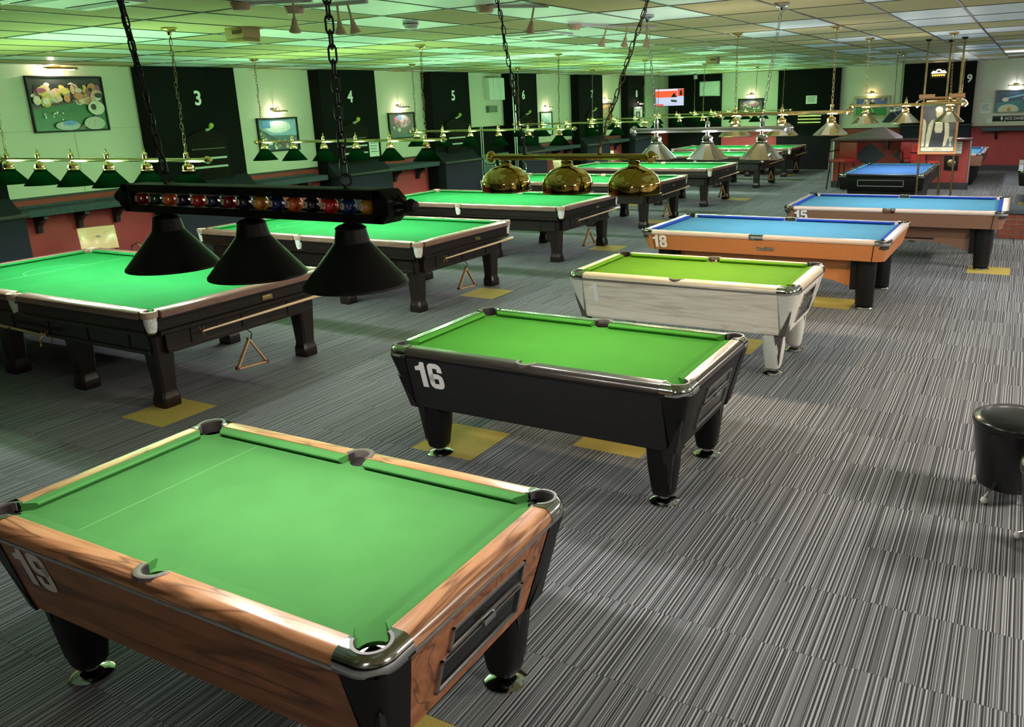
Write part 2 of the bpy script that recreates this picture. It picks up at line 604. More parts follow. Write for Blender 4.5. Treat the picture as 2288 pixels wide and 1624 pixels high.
NW = {2: 'two', 3: 'three', 4: 'four', 5: 'five', 6: 'six', 7: 'seven', 8: 'eight'}
# ------------------------------------------------------------------ room shell
X_L, X_R, Y_F, Y_B = -11.25, 5.5, -3.0, 27.4
def zc(y):
    return 2.93 + 0.0062 * y
CT = math.atan(0.0062)

floor = struct('floor', lambda b: b.box(X_L - 0.3, X_R, Y_F, Y_B + 0.3, -0.2, -0.008), MORTAR, smooth=0)
# carpet tiles: half metre squares
yellow_cells = {(-6, 3.5), (-6, 8), (-6, 11.5), (-6.5, 14.5), (-6, 18.5), (-6.5, 25), (-8, 17), (-8, 25.5), (-3.5, 4), (-2.5, 4.5), (-2, 9), (-0.5, 11.5), (-2, 1.5), (-2.5, 7), (0, 19)}
ALL_T = []
for i in range(int((X_R - X_L) / 0.5) + 1):
    for j in range(int((Y_B - Y_F) / 0.5) + 2):
        x, y = -11.5 + 0.5 * i, Y_F + 0.5 * j
        if x >= X_R - 0.01 or y > Y_B - 0.2:
            continue
        pr = project((x + 0.25, y + 0.25, 0))
        vis = pr and -120 < pr[0] < 2420 and -60 < pr[1] < 1800
        ALL_T.append((0 if vis else 1, math.hypot(x, y), x, y))
ALL_T.sort()
def tile_fn(b, x=0, y=0, g=0.0008):
    b.box(x + g, x + 0.5 - g, y + g, y + 0.5 - g, -0.008, 0)
nt_ = 0
rest = B()
for vis, d, x, y in ALL_T:
    if (x, y) in yellow_cells:
        P('carpet_tile', 'ytile', tile_fn, YELLOW, floor, (x, y, 0), smooth=0, label='mustard yellow carpet tile')
    elif nt_ < 285 and vis == 0:
        P('carpet_tile', 'ctile', tile_fn, CARPET, floor, (x, y, 0), smooth=0)
        nt_ += 1
    else:
        tile_fn(rest, x, y)
me = rest.mesh('carpet_tiles_beyond', CARPET, smooth=0)
o = bpy.data.objects.new('carpet_tiles_beyond', me)
COL.objects.link(o)
o.parent = floor
o['kind'] = 'stuff'

# ceiling: suspended grid with lay-in tiles
DX, DY, CX0, CY0 = 0.645, 1.13, -1.26, 4.1
ceil = struct('ceiling', lambda b: b.add([(X_L - 0.3, Y_F, zc(Y_F) + 0.05), (X_R, Y_F, zc(Y_F) + 0.05), (X_R, Y_B + 0.3, zc(Y_B) + 0.05), (X_L - 0.3, Y_B + 0.3, zc(Y_B) + 0.05),
                                         (X_L - 0.3, Y_F, zc(Y_F) + 0.2), (X_R, Y_F, zc(Y_F) + 0.2), (X_R, Y_B + 0.3, zc(Y_B) + 0.2), (X_L - 0.3, Y_B + 0.3, zc(Y_B) + 0.2)],
                                        [(0, 1, 2, 3), (4, 5, 6, 7), (0, 1, 5, 4), (1, 2, 6, 5), (2, 3, 7, 6), (3, 0, 4, 7)]), BLACKW, smooth=0)
def grid_fn(b):
    i = math.floor((X_L - CX0) / DX)
    while CX0 + i * DX < X_R:
        x = CX0 + i * DX
        b.add([(x - 0.011, Y_F, zc(Y_F) - 0.004), (x + 0.011, Y_F, zc(Y_F) - 0.004), (x + 0.011, Y_B, zc(Y_B) - 0.004), (x - 0.011, Y_B, zc(Y_B) - 0.004),
               (x - 0.011, Y_F, zc(Y_F) + 0.03), (x + 0.011, Y_F, zc(Y_F) + 0.03), (x + 0.011, Y_B, zc(Y_B) + 0.03), (x - 0.011, Y_B, zc(Y_B) + 0.03)],
              [(0, 3, 2, 1), (0, 4, 7, 3), (1, 2, 6, 5)])
        i += 1
    j = math.floor((Y_F - CY0) / DY)
    while CY0 + j * DY < Y_B:
        y = CY0 + j * DY
        if y > Y_F:
            b.box(X_L, X_R, y - 0.011, y + 0.011, zc(y) - 0.0042, zc(y) + 0.03)
        j += 1
P('ceiling_grid', None, grid_fn, TBAR, ceil, smooth=0)
cts = []
for i in range(math.floor((X_L - 0.2 - CX0) / DX), math.ceil((X_R - CX0) / DX)):
    for j in range(math.floor((Y_F - CY0) / DY), math.ceil((Y_B - CY0) / DY)):
        x, y = CX0 + i * DX, CY0 + j * DY
        pr = project((x + DX / 2, y + DY / 2, zc(y)))
        vis = pr and -150 < pr[0] < 2450 and -120 < pr[1] < 1700
        cts.append((0 if vis else 1, math.hypot(x, y), x, y, i, j))
cts.sort()
def ct_fn(b, x=0, y=0, z=0):
    g = 0.009
    h = DY * 0.0062
    x0, x1, y0, y1 = x + g, x + DX - g, y + g, y + DY - g
    b.add([(x0, y0, z), (x1, y0, z), (x1, y1, z + h), (x0, y1, z + h), (x0, y0, z + 0.02), (x1, y0, z + 0.02), (x1, y1, z + h + 0.02), (x0, y1, z + h + 0.02)],
          [(0, 3, 2, 1), (4, 5, 6, 7), (0, 1, 5, 4), (1, 2, 6, 5), (2, 3, 7, 6), (3, 0, 4, 7)])
rw, rcx = B(), B()
white_cells = set()
for k, (vis, d, x, y, i, j) in enumerate(cts):
    h_ = (i * 7919 + j * 104729 + i * j * 31) % 100
    white = h_ < (62 if x > -1.9 and y > 6 else 38)
    if y > 13:
        white = h_ < 55
    if k < 290 and vis == 0:
        P('ceiling_tile', 'ct%d' % white, ct_fn, TILE_W if white else TILE_C, ceil, (x, y, zc(y)), smooth=0)
    else:
        ct_fn(rw if white else rcx, x, y, zc(y))
for nm, bb, mm in (('white_tiles_beyond', rw, TILE_W), ('cream_tiles_beyond', rcx, TILE_C)):
    o = bpy.data.objects.new(nm, bb.mesh(nm, mm, smooth=0))
    COL.objects.link(o)
    o.parent = ceil
    o['kind'] = 'stuff'

ZT = 3.2
DADO = 1.31
# left wall: cream above, red below, black dado rail
wl = struct('wall_left', lambda b: b.box(X_L - 0.3, X_L, Y_F, Y_B + 0.3, DADO, ZT), WALLW, smooth=0)
P('lower_wall', None, lambda b: b.box(X_L - 0.3, X_L, Y_F, Y_B + 0.3, 0, DADO), WALLR, wl, smooth=0)
P('dado_rail', None, lambda b: b.box(X_L, X_L + 0.012, Y_F, Y_B, DADO - 0.02, DADO + 0.012), BLACKW, wl, smooth=0)
P('panel_joint', None, lambda b: b.box(X_L, X_L + 0.004, 5.6, 7.65, 2.145, 2.155), mat('joint_grey', (0.45, 0.45, 0.38), 0.8), wl, smooth=0)  # greyer strip drawn for the joint between wall panels
P('panel_joint', None, lambda b: b.box(X_L, X_L + 0.004, 6.67, 6.678, DADO, 2.145), MATS['joint_grey'], wl, smooth=0)
struct('baseboard_left', lambda b: b.box(X_L, X_L + 0.015, Y_F, Y_B, 0, 0.14), BASEB, smooth=0)
# pillars on the left wall
PILL = [(2, 4.0, 5.56), (3, 7.65, 9.22), (4, 11.02, 12.48), (5, 14.2, 15.57), (6, 17.31, 18.53), (7, 20.8, 22.3), (8, 24.1, 25.4)]
for n, y0, y1 in PILL:
    pl = struct('trim_%d' % n, lambda b: b.box(X_L, -11.0, y0, y1, 0, ZT), WALLB, smooth=0)
    P('clad_base', None, lambda b: b.box(-11.0, -10.78, y0 + 0.02, y1 + 0.02, 0, 1.12), NAVY, pl, bevel=0.01)
    P('base_ledge', None, lambda b: b.box(-11.0, -10.74, y0 - 0.02, y1 + 0.06, 1.12, 1.17), BLACKW, pl, bevel=0.008)
    P('sloping_ledge', None, lambda b: b.add([(-11, y0, 1.17), (-10.8, y0, 1.17), (-11, y0, 1.36), (-11, y1, 1.17), (-10.8, y1, 1.17), (-11, y1, 1.36)], [(0, 1, 2), (3, 5, 4), (1, 4, 5, 2), (0, 2, 5, 3), (0, 3, 4, 1)]), NAVY, pl, smooth=0)
    yc = {3: 8.49, 4: 11.76, 5: 14.95, 6: 17.86, 7: 21.6, 8: 24.74}.get(n)
    if yc:
        text_mesh('pillar_number', str(n), 0.29, NUMW, pl, (-10.994, yc, 2.525), (PI / 2, 0, PI / 2), bold=0.006, sx=0.95, extrude=0.004, label='white painted numeral %d' % n)
WNAME = {3: 'pillar numbered 3', 4: 'pillar numbered 4', 5: 'pillar numbered 5', 6: 'pillar numbered 6', 7: 'pillar numbered 7', 8: 'pillar numbered 8'}

# back wall in bays
bays = [(X_L, -10.9, 'c'), (-10.9, -9.06, 'b'), (-9.06, -7.13, 'c'), (-7.13, -5.22, 'b'), (-5.22, -3.38, 'c'), (-3.38, -1.45, 'b'), (-1.45, X_R, 'c')]
wb = struct('wall_back', lambda b: b.box(X_L - 0.3, X_R, Y_B + 0.05, Y_B + 0.3, 0, ZT), WALLB, smooth=0)
for x0, x1, k in bays:
    if k == 'c':
        P('upper_bay', None, lambda b: b.box(x0, x1, Y_B, Y_B + 0.06, 1.26, ZT), WALLW, wb, smooth=0)
        P('lower_bay', None, lambda b: b.box(x0, x1, Y_B, Y_B + 0.06, 0, 1.26), WALLR, wb, smooth=0)
        P('dado_rail', None, lambda b: b.box(x0, x1, Y_B - 0.012, Y_B, 1.24, 1.27), BLACKW, wb, smooth=0)
    else:
        P('black_bay', None, lambda b: b.box(x0, x1, Y_B - 0.2, Y_B + 0.06, 0, ZT), WALLB, wb, smooth=0)
struct('baseboard_back', lambda b: b.box(X_L, X_R, Y_B - 0.02, Y_B, 0, 0.15), BASEB, smooth=0)
text_mesh('pillar_number', '9', 0.30, NUMW, wb, (-1.60, Y_B - 0.206, 2.61), (PI / 2, 0, 0), bold=0.008, sx=0.95, extrude=0.004, label='white painted numeral 9')
WALLD = mat('painted_wall_dark', (0.10, 0.09, 0.085), 0.75, var=0.06, scale=2)
wr = struct('wall_right', lambda b: b.box(X_R, X_R + 0.3, Y_F, Y_B + 0.3, 1.26, ZT), WALLD, smooth=0)
P('lower_wall', None, lambda b: b.box(X_R, X_R + 0.3, Y_F, Y_B + 0.3, 0, 1.26), WALLB, wr, smooth=0)
wf = struct('wall_front', lambda b: b.box(X_L - 0.3, X_R + 0.3, Y_F - 0.3, Y_F, 1.26, ZT), WALLD, smooth=0)
P('lower_wall', None, lambda b: b.box(X_L - 0.3, X_R + 0.3, Y_F - 0.3, Y_F, 0, 1.26), WALLB, wf, smooth=0)

# ------------------------------------------------------------------ shared table pieces
def cushion_fn(length, cut0, cut1, zt, depth=0.05, drop=0.036):
    """cushion along +x with its nose towards -y; ends cut back by cut0/cut1 at the nose"""
    prof = [(0, zt - 0.004), (depth * 0.86, zt - 0.007), (depth, zt - 0.013), (depth * 0.98, zt - 0.019), (depth * 0.62, zt - drop), (0, zt - drop)]
    def fn(b):
        r0 = [(cut0 * t / depth, -t, z) for t, z in prof]
        r1 = [(length - cut1 * t / depth, -t, z) for t, z in prof]
        b.loft([r0, r1])
    return fn

def bed_outline(a, bq, rc, rm, ym):
    """playing bed with bites at four corners and two middle pockets"""
    pts = []
    pts += arc(-a, -bq, rc, PI / 2, 0, 6)
    pts += arc(0, -bq - ym, rm, PI * 0.93, PI * 0.07, 8) if True else []
    pts += arc(a, -bq, rc, PI, PI / 2, 6)
    pts += arc(a, bq, rc, -PI / 2, -PI, 6)
    pts += arc(0, bq + ym, rm, -PI * 0.07, -PI * 0.93, 8)
    pts += arc(-a, bq, rc, 0, -PI / 2, 6)
    return pts

# ------------------------------------------------------------------ snooker tables
def snooker_table(x0, y0, label, L=3.692, W=1.868, zt=0.835):
    cx, cy = x0 + L / 2, y0 + W / 2
    t = thing('snooker_table', (cx, cy, 0), 0, label, 'snooker table', 'full-size snooker tables')
    A, Bq = L / 2 + 0.02, W / 2 + 0.02          # outer edge of the wooden rail
    pa, pb = L / 2 - 0.045, W / 2 - 0.045       # pocket centres
    rw_ = 0.105
    ia, ib = A - rw_, Bq - rw_                  # inner edge of the wood
    bed = P('bed', 'sn_bed', lambda b: b.prism(bed_outline(pa, pb, 0.055, 0.05, 0.02), zt - 0.10, zt - 0.036), S_CLOTH, t, smooth=0)
    # baulk line and D towards the wall end
    xb = -ia + 0.06 + 0.737
    P('baulk_line', 'sn_line', lambda b: b.box(xb - 0.003, xb + 0.003, -ib + 0.05, ib - 0.05, zt - 0.0362, zt - 0.0355), LINE_S, bed, smooth=0)
    def dfn(b):
        pts = arc(xb, 0, 0.292, PI / 2, 1.5 * PI, 24)
        ribbon(b, pts, 0.006)
        b.xf(lambda x, y, z: (x, y, zt - 0.0354))
    P('baulk_semicircle', 'sn_d', dfn, LINE_S, bed, smooth=0)
    cl = ia - 0.14
    for sy in (1, -1):
        for sx in (1, -1):
            P('cushion', 'sn_cl', cushion_fn(cl - 0.0, 0.03, 0.05, zt), S_CLOTH, t, ((0.075 if sy > 0 else 0.075 + 0.0) * sx if (sx * sy > 0) else sx * (0.075 + cl), sy * ib, 0), (0, 0, 0 if sy > 0 else PI))
    ce = 2 * (ib - 0.075)
    for sx in (1, -1):
        P('cushion', 'sn_ce', cushion_fn(ce, 0.05, 0.05, zt), S_CLOTH, t, (sx * ia, sx * ce / 2, 0), (0, 0, -PI / 2 if sx > 0 else PI / 2))
    rl = A - 0.12 - 0.075
    def railfn(length):
        def fn(b):
            pr = [(0, zt - 0.03), (0, zt), (0.085, zt + 0.001), (0.105, zt - 0.012), (0.105, zt - 0.06), (0, zt - 0.06)]
            b.loft([[(0, y, z) for y, z in pr], [(length, y, z) for y, z in pr]])
        return fn
    for sy in (1, -1):
        for sx in (1, -1):
            xs = (0.075 if sx * sy > 0 else 0.075 + rl)
            P('rail', 'sn_rl', railfn(rl), RAILWOOD, t, (sx * xs, sy * ib, 0), (0, 0, 0 if sy > 0 else PI), bevel=0.004)
    re_ = 2 * (Bq - 0.12)
    for sx in (1, -1):
        P('rail', 'sn_re', railfn(re_), RAILWOOD, t, (sx * ia, sx * re_ / 2, 0), (0, 0, -PI / 2 if sx > 0 else PI / 2), bevel=0.004)
    # aprons: upper fascia with moulding, lower recessed frame
    def apron(length, n):
        def fn(b):
            pr = [(0, zt - 0.06), (0.0, zt - 0.075), (-0.018, zt - 0.085), (-0.018, zt - 0.155), (0.004, zt - 0.165), (0.004, zt - 0.19), (-0.03, zt - 0.205), (-0.09, zt - 0.205), (-0.09, zt - 0.06)]
            b.loft([[(0, y, z) for y, z in pr], [(length, y, z) for y, z in pr]])
        return fn
    def lower(length, n):
        def fn(b):
            b.box(0, length, -0.14, -0.10, zt - 0.36, zt - 0.205)
            b.box(0, length, -0.135, -0.085, zt - 0.375, zt - 0.345)
            for k in range(n):
                x = length * (k + 0.5) / n
                b.box(x - 0.035, x + 0.035, -0.12, -0.092, zt - 0.36, zt - 0.205)
        return fn
    la, lb = 2 * (A - 0.09), 2 * (Bq - 0.09)
    for sy in (1, -1):
        P('fascia', 'sn_al', apron(la, 6), MAHOG, t, (-sy * la / 2, sy * Bq, 0), (0, 0, 0 if sy > 0 else PI))
        P('under_frame', 'sn_ll', lower(la - 0.2, 6), MAHOG, t, (-sy * (la - 0.2) / 2, sy * Bq, 0), (0, 0, 0 if sy > 0 else PI), smooth=0)
        P('fascia', 'sn_ae', apron(lb, 3), MAHOG, t, (sy * A, sy * lb / 2, 0), (0, 0, -PI / 2 if sy > 0 else PI / 2))
        P('under_frame', 'sn_le', lower(lb - 0.2, 3), MAHOG, t, (sy * A, sy * (lb - 0.2) / 2, 0), (0, 0, -PI / 2 if sy > 0 else PI / 2), smooth=0)
    P('slate_bed', 'sn_sl', lambda b: b.box(-A + 0.12, A - 0.12, -Bq + 0.12, Bq - 0.12, zt - 0.17, zt - 0.10), GREENSH, t, smooth=0)
    # eight square tapering legs with flared feet
    def legfn(b):
        rings = []
        for hw, z in ((0.062, 0.0), (0.078, 0.0), (0.081, 0.010), (0.081, 0.075), (0.078, 0.088), (0.069, 0.125), (0.068, 0.14), (0.094, zt - 0.20)):
            c = 0.018
            rings.append([(hw, -hw + c, z), (hw, hw - c, z), (hw - c, hw, z), (-hw + c, hw, z), (-hw, hw - c, z), (-hw, -hw + c, z), (-hw + c, -hw, z), (hw - c, -hw, z)])
        b.loft(rings)
    for ix in (-1.635, -0.545, 0.545, 1.635):
        for iy in (-0.755, 0.755):
            P('leg', 'sn_leg', legfn, MAHOG, t, (ix, iy, 0), smooth=25)
    # pockets: leather collar, net and wire
    def leatherfn(b):
        for (ro, z0, z1) in ((0.062, -0.05, 0.004),):
            b.cring(ro - 0.02, ro, -PI * 0.72, PI * 0.72, 16, z0, z1)
    def netfn(b):
        b.lathe([(0.052, -0.05), (0.050, -0.09), (0.043, -0.135), (0.034, -0.165), (0.012, -0.17)], 12, cap0=False)
    def wirefn(b):
        b.tube(arc3((0, 0, -0.172), 0.036, 10), 0.004, 5, True)
        b.tube([(0.03, 0.02, -0.17), (-0.05, 0.03, -0.23), (-0.22, 0.03, -0.25)], 0.004, 5)
        b.tube([(0.03, -0.02, -0.17), (-0.05, -0.03, -0.23), (-0.22, -0.03, -0.25)], 0.004, 5)
    for sx in (-1, 0, 1):
        for sy in (-1, 1):
            ang = math.atan2(sy, sx) if sx else sy * PI / 2
            px_, py_ = (sx * (pa + 0.01), sy * (pb + 0.01)) if sx else (0, sy * (pb + 0.035))
            pk = P('pocket_leather', 'sn_pl', leatherfn, LEATHER, t, (px_, py_, zt), (0, 0, ang), bevel=0.004)
            P('pocket_net', 'sn_pn', netfn, NET, pk)
            P('ball_runner', 'sn_pw', wirefn, BRASS_D, pk)
    P('name_plate', 'sn_np', lambda b: b.box(A - 0.016, A - 0.010, 0.14, 0.25, zt - 0.14, zt - 0.10), BRASS, t, bevel=0.001, label='small brass name plate')
    def hookfn(b):
        b.tube([(0, 0, 0.0), (0, 0, -0.03), (0.02, 0.0, -0.05), (0.045, 0, -0.04), (0.05, 0, -0.015)], 0.005, 5)
    for yy in (-0.38, 0.62):
        P('cue_hook', 'sn_hk', hookfn, BLACKW, t, (A - 0.02, yy, 0.63))
    # triangle hook
    P('triangle_hook', 'sn_th', lambda b: b.tube([(0, 0, 0.05), (0, 0, 0), (0.035, 0.01, -0.03), (0.035, 0.0, -0.075), (0.03, -0.02, -0.095), (0.035, -0.04, -0.08), (0.035, -0.045, -0.055)], 0.006, 6), BLACKW, t, (A - 0.09, 0.0, 0.46))
    return t, cx, cy, A, Bq

def arc3(c, r, n):
    return [(c[0] + r * math.cos(2 * PI * i / n), c[1] + r * math.sin(2 * PI * i / n), c[2]) for i in range(n)]

ORD = ['nearest', 'second', 'third', 'fourth', 'fifth', 'sixth', 'farthest']
SN = [(-9.378, 3.665), (-9.45, 6.997), (-9.44, 10.257), (-9.524, 13.69), (-9.548, 17.06), (-9.55, 21.15), (-9.65, 24.35)]
def oname(i):
    return {0: 'nearest snooker table', 6: 'farthest snooker table'}.get(i, ORD[i] + ' snooker table from the front')
for i, (x, y) in enumerate(SN):
    lab = ['green baize snooker table with dark frame nearest the front, behind the black lamp', 'second green snooker table from the front, half hidden by the black cone shades',
           'third green snooker table from the front, below the brass dome lamps', 'fourth green snooker table from the front, behind the brass domes',
           'fifth green snooker table from the front', 'sixth green snooker table from the front', 'farthest green snooker table, along the back wall'][i]
    t, cx, cy, A, Bq = snooker_table(x, y, lab)
    # long rest lying in hooks along the aisle end
    rs = thing('snooker_rest', (cx + A + 0.025, cy, 0), 0, 'pale wooden rest with brass cross head hung along the %s end' % ('nearest table' if i == 0 else oname(i).replace(' from the front', "'s")), 'rest', 'snooker rests on the aisle ends')
    P('shaft', 'rest_shaft', lambda b: b.tube([(0, -0.52, 0.592), (0, 0.93, 0.612)], 0.012, 8, rs=[0.008, 0.016]), CUEW, rs)
    P('cross_head', 'rest_head', lambda b: (b.tube([(-0.03, -0.525, 0.555), (0.03, -0.525, 0.63)], 0.005, 5), b.tube([(0.03, -0.525, 0.555), (-0.03, -0.525, 0.63)], 0.005, 5)), BRASS, rs)
    # ball triangle hanging from its hook
    tr = thing('ball_triangle', (cx + A - 0.055, cy - 0.03, 0.385), R(-12), 'wooden ball triangle hanging under the aisle end of the %s' % oname(i), 'triangle', 'ball triangles under the snooker tables')
    hh, ww = 0.235, 0.135
    def trifn(b):
        pts = [(0, 0, 0), (0, ww, -hh), (0, -ww, -hh)]
        for k in range(3):
            p, q = Vector(pts[k]), Vector(pts[(k + 1) % 3])
            d = (q - p).normalized()
            nrm = Vector((0, -d.z, d.y))
            p2, q2 = p - d * 0.004, q + d * 0.004
            vs_ = []
            for base in (p2, q2):
                for sx_, sn in ((-0.02, -0.006), (0.02, -0.006), (0.02, 0.006), (-0.02, 0.006)):
                    vs_.append(base + Vector((sx_, 0, 0)) + nrm * sn)
            b.add(vs_, [(0, 3, 2, 1), (4, 5, 6, 7), (0, 1, 5, 4), (1, 2, 6, 5), (2, 3, 7, 6), (3, 0, 4, 7)])
    P('triangle_frame', 'tri', trifn, TRIW, tr, bevel=0.003)
    def cornfn(b):
        for yy, zz in ((ww, -hh), (-ww, -hh)):
            b.box(-0.022, 0.022, yy - 0.013, yy + 0.013, zz - 0.010, zz + 0.016)
    P('corner_block', 'tric', cornfn, mat('dark_corner', (0.10, 0.03, 0.02), 0.4), tr, bevel=0.004)
# spider rest hung on the long side of the nearest table
sp = thing('spider_rest', (-7.45, 3.66, 0.50), 0, 'short wooden spider rest with brass arched head beside the nearest snooker table legs', 'rest')
P('shaft', None, lambda b: b.tube([(-0.42, 0, 0.02), (0.30, 0, 0.0)], 0.012, 8, rs=[0.015, 0.009]), CUEW, sp)
P('arched_head', None, lambda b: (b.tube([(0.30, -0.05, -0.08), (0.30, -0.045, -0.02), (0.31, 0, 0.02), (0.30, 0.045, -0.02), (0.30, 0.05, -0.08)], 0.007, 6), b.tube([(0.30, -0.02, 0.01), (0.30, -0.025, 0.04)], 0.006, 5), b.tube([(0.30, 0.02, 0.01), (0.30, 0.025, 0.04)], 0.006, 5)), BRASS, sp)
P('hanger', None, lambda b: b.tube([(-0.2, 0.02, 0.1), (-0.2, 0, 0.0), (-0.2, -0.02, -0.01), (-0.2, -0.025, 0.03)], 0.006, 5), BLACKW, sp)

# ------------------------------------------------------------------ small pool tables (numbers 19, 16, 17)
def pub_table(x0, y0, rz, L, W, label, key, cloth, railm, panelm, cornerm, inlaym, num, numm, zt=0.79, trim=STEEL, line=False, legm=None, capm=None):
    c, s = math.cos(rz), math.sin(rz)
    cx, cy = x0 + c * L / 2 - s * W / 2, y0 + s * L / 2 + c * W / 2
    t = thing('pool_table', (cx, cy, 0), rz, label, 'pool table', 'coin-operated pool tables')
    a, q = L / 2, W / 2
    ov = 0.09
    A, Q = a + ov, q + ov
    zb = zt - 0.036
    K = key
    bed = P('bed', K + 'bed', lambda b: b.prism(bed_outline(a + 0.005, q + 0.005, 0.058, 0.052, 0.025), zb - 0.03, zb), cloth, t, smooth=0)
    if line:
        P('baulk_line', K + 'bl', lambda b: b.box(-a + 0.36, -a + 0.3635, -q + 0.05, q - 0.05, zb - 0.0002, zb + 0.0006), LINE_P, bed, smooth=0)
    cl = a - 0.120
    for sy in (1, -1):
        for sx in (1, -1):
            xs = 0.055 if sx * sy > 0 else 0.055 + cl
            P('cushion', K + 'cl%d' % (1 if sx * sy > 0 else 0), cushion_fn(cl, 0.014 if sx * sy > 0 else 0.04, 0.04 if sx * sy > 0 else 0.014, zt), cloth, t, (sx * xs, sy * (q + 0.008), 0), (0, 0, 0 if sy > 0 else PI))
    ce = 2 * (q - 0.065)
    for sx in (1, -1):
        P('cushion', K + 'ce', cushion_fn(ce, 0.04, 0.04, zt), cloth, t, (sx * (a + 0.008), sx * ce / 2, 0), (0, 0, -PI / 2 if sx > 0 else PI / 2))
    # rails with rounded outer shoulder
    pr = [(0.006, zt - 0.045), (0.006, zt)] + [(ov - 0.040 + 0.040 * math.sin(k * PI / 12), zt - 0.040 + 0.040 * math.cos(k * PI / 12)) for k in range(7)] + [(ov, zt - 0.045)]
    pr2 = [(0.060, zt - 0.045), (0.060, zt - 0.004)] + pr[5:]
    def railL(b):
        x1 = a - 0.072
        b.loft([[(-x1, y, z) for y, z in pr], [(-0.055, y, z) for y, z in pr]])
        b.loft([[(0.055, y, z) for y, z in pr], [(x1, y, z) for y, z in pr]])
        b.loft([[(-0.055, y, z) for y, z in pr2], [(0.055, y, z) for y, z in pr2]])
    def railE(b):
        x1 = q - 0.072
        b.loft([[(-x1, y, z) for y, z in pr], [(x1, y, z) for y, z in pr]])
    for sy in (1, -1):
        P('rail', K + 'rl', railL, railm, t, (0, sy * q, 0), (0, 0, 0 if sy > 0 else PI), smooth=30)
        P('rail', K + 're', railE, railm, t, (sy * a, 0, 0), (0, 0, -PI / 2 if sy > 0 else PI / 2), smooth=30)
    # middle pocket crescents and liners
    def cres(b):
        b.cring(0.050, 0.072, PI * 0.0, PI * 1.0, 14, zt - 0.03, zt + 0.003, cin=(0, -0.002))
    def liner(b):
        b.cring(0.049, 0.053, -0.1, PI + 0.1, 14, zt - 0.10, zt - 0.004)
        b.prism(arc(0, 0, 0.050, 0, 2 * PI * 0.95, 18), zt - 0.105, zt - 0.098)
    def liner2(b):
        b.cring(0.051, 0.055, -PI * 0.3, PI * 0.8, 16, zt - 0.10, zt - 0.004)
        b.prism(arc(0, 0, 0.052, 0, 2 * PI * 0.95, 18), zt - 0.105, zt - 0.098)
    for sy in (1, -1):
        pk = P('pocket_liner', K + 'li', liner, BLACKR, t, (0, sy * (q + 0.012), 0), (0, 0, 0 if sy > 0 else PI), smooth=40)
        P('pocket_rim', K + 'cr', cres, mat('grey_pocket_rim', (0.10, 0.085, 0.08), 0.4), pk, bevel=0.003)
    # chrome corner caps
    def cap(b):
        ro = 0.105
        o_ = [(-0.075, ov + 0.003), (-0.04, ov + 0.003)] + arc(ov + 0.003 - ro, ov + 0.003 - ro, ro, PI / 2, 0, 12) + [(ov + 0.003, -0.04), (ov + 0.003, -0.075)]
        n_ = len(o_)
        i_ = [(-0.075, 0.008)] + [(0.056 * math.cos(x), 0.056 * math.sin(x)) for x in [R(165) - R(240) * k_ / (n_ - 3) for k_ in range(n_ - 2)]] + [(0.008, -0.075)]
        rows = [[(x, y, zt - 0.064) for x, y in i_]]
        for d_, z_ in ((0.006, zt - 0.064), (0.0, zt - 0.058), (0.0, zt - 0.040), (0.004, zt - 0.024), (0.012, zt - 0.010), (0.024, zt - 0.001), (0.036, zt + 0.003)):
            rw2 = []
            for k_, (x, y) in enumerate(o_):
                if x < y and k_ < 2:
                    rw2.append((x, y - d_, z_))
                elif k_ >= n_ - 2:
                    rw2.append((x - d_, y, z_))
                else:
                    nx_, ny_ = (x - (ov + 0.003 - ro)) / ro, (y - (ov + 0.003 - ro)) / ro
                    rw2.append((x - nx_ * d_, y - ny_ * d_, z_))
            rows.append(rw2)
        rows.append([(x, y, zt + 0.003) for x, y in i_])
        rows.append(rows[0])
        b.loft(rows, False, False, closed=False)
    def caprim(b):
        b.cring(0.053, 0.064, R(-74), R(164), 20, zt - 0.03, zt + 0.005)
    for k, (sx, sy) in enumerate(((1, 1), (-1, 1), (-1, -1), (1, -1))):
        rr = k * PI / 2
        cp = P('corner_cap', K + 'cap%d' % 0, cap, CHROME, t, (sx * a, sy * q, 0), (0, 0, rr), smooth=50)
        P('pocket_liner', K + 'li2', liner2, BLACKR, cp)
        P('pocket_rim', K + 'cri', caprim, capm or mat('grey_cast_rim', (0.09, 0.085, 0.088), 0.4), cp)
    # metal trim under the rail
    def trimfn(b):
        o = ov + 0.003
        b.box(-A - 0.003 + 0.13, A + 0.003 - 0.13, -Q - 0.003, Q + 0.003, zt - 0.060, zt - 0.046)
        b.box(-A - 0.003, A + 0.003, -Q + 0.127, Q - 0.127, zt - 0.060, zt - 0.046)
    P('edge_trim', K + 'tr', trimfn, trim, t, bevel=0.003)
    # body
    z1, z0 = zt - 0.060, 0.368
    tx, ty = A - 0.012, Q - 0.012
    bx, by = A - 0.105, Q - 0.095
    cw = 0.15
    def ring(hx, hy, z):
        return [(-hx, -hy, z), (hx, -hy, z), (hx, hy, z), (-hx, hy, z)]
    P('cabinet_core', K + 'core', lambda b: b.loft([ring(bx - 0.012, by - 0.012, z0 + 0.003), ring(tx - 0.012, ty - 0.012, z1)]), BLACKP, t, smooth=0)
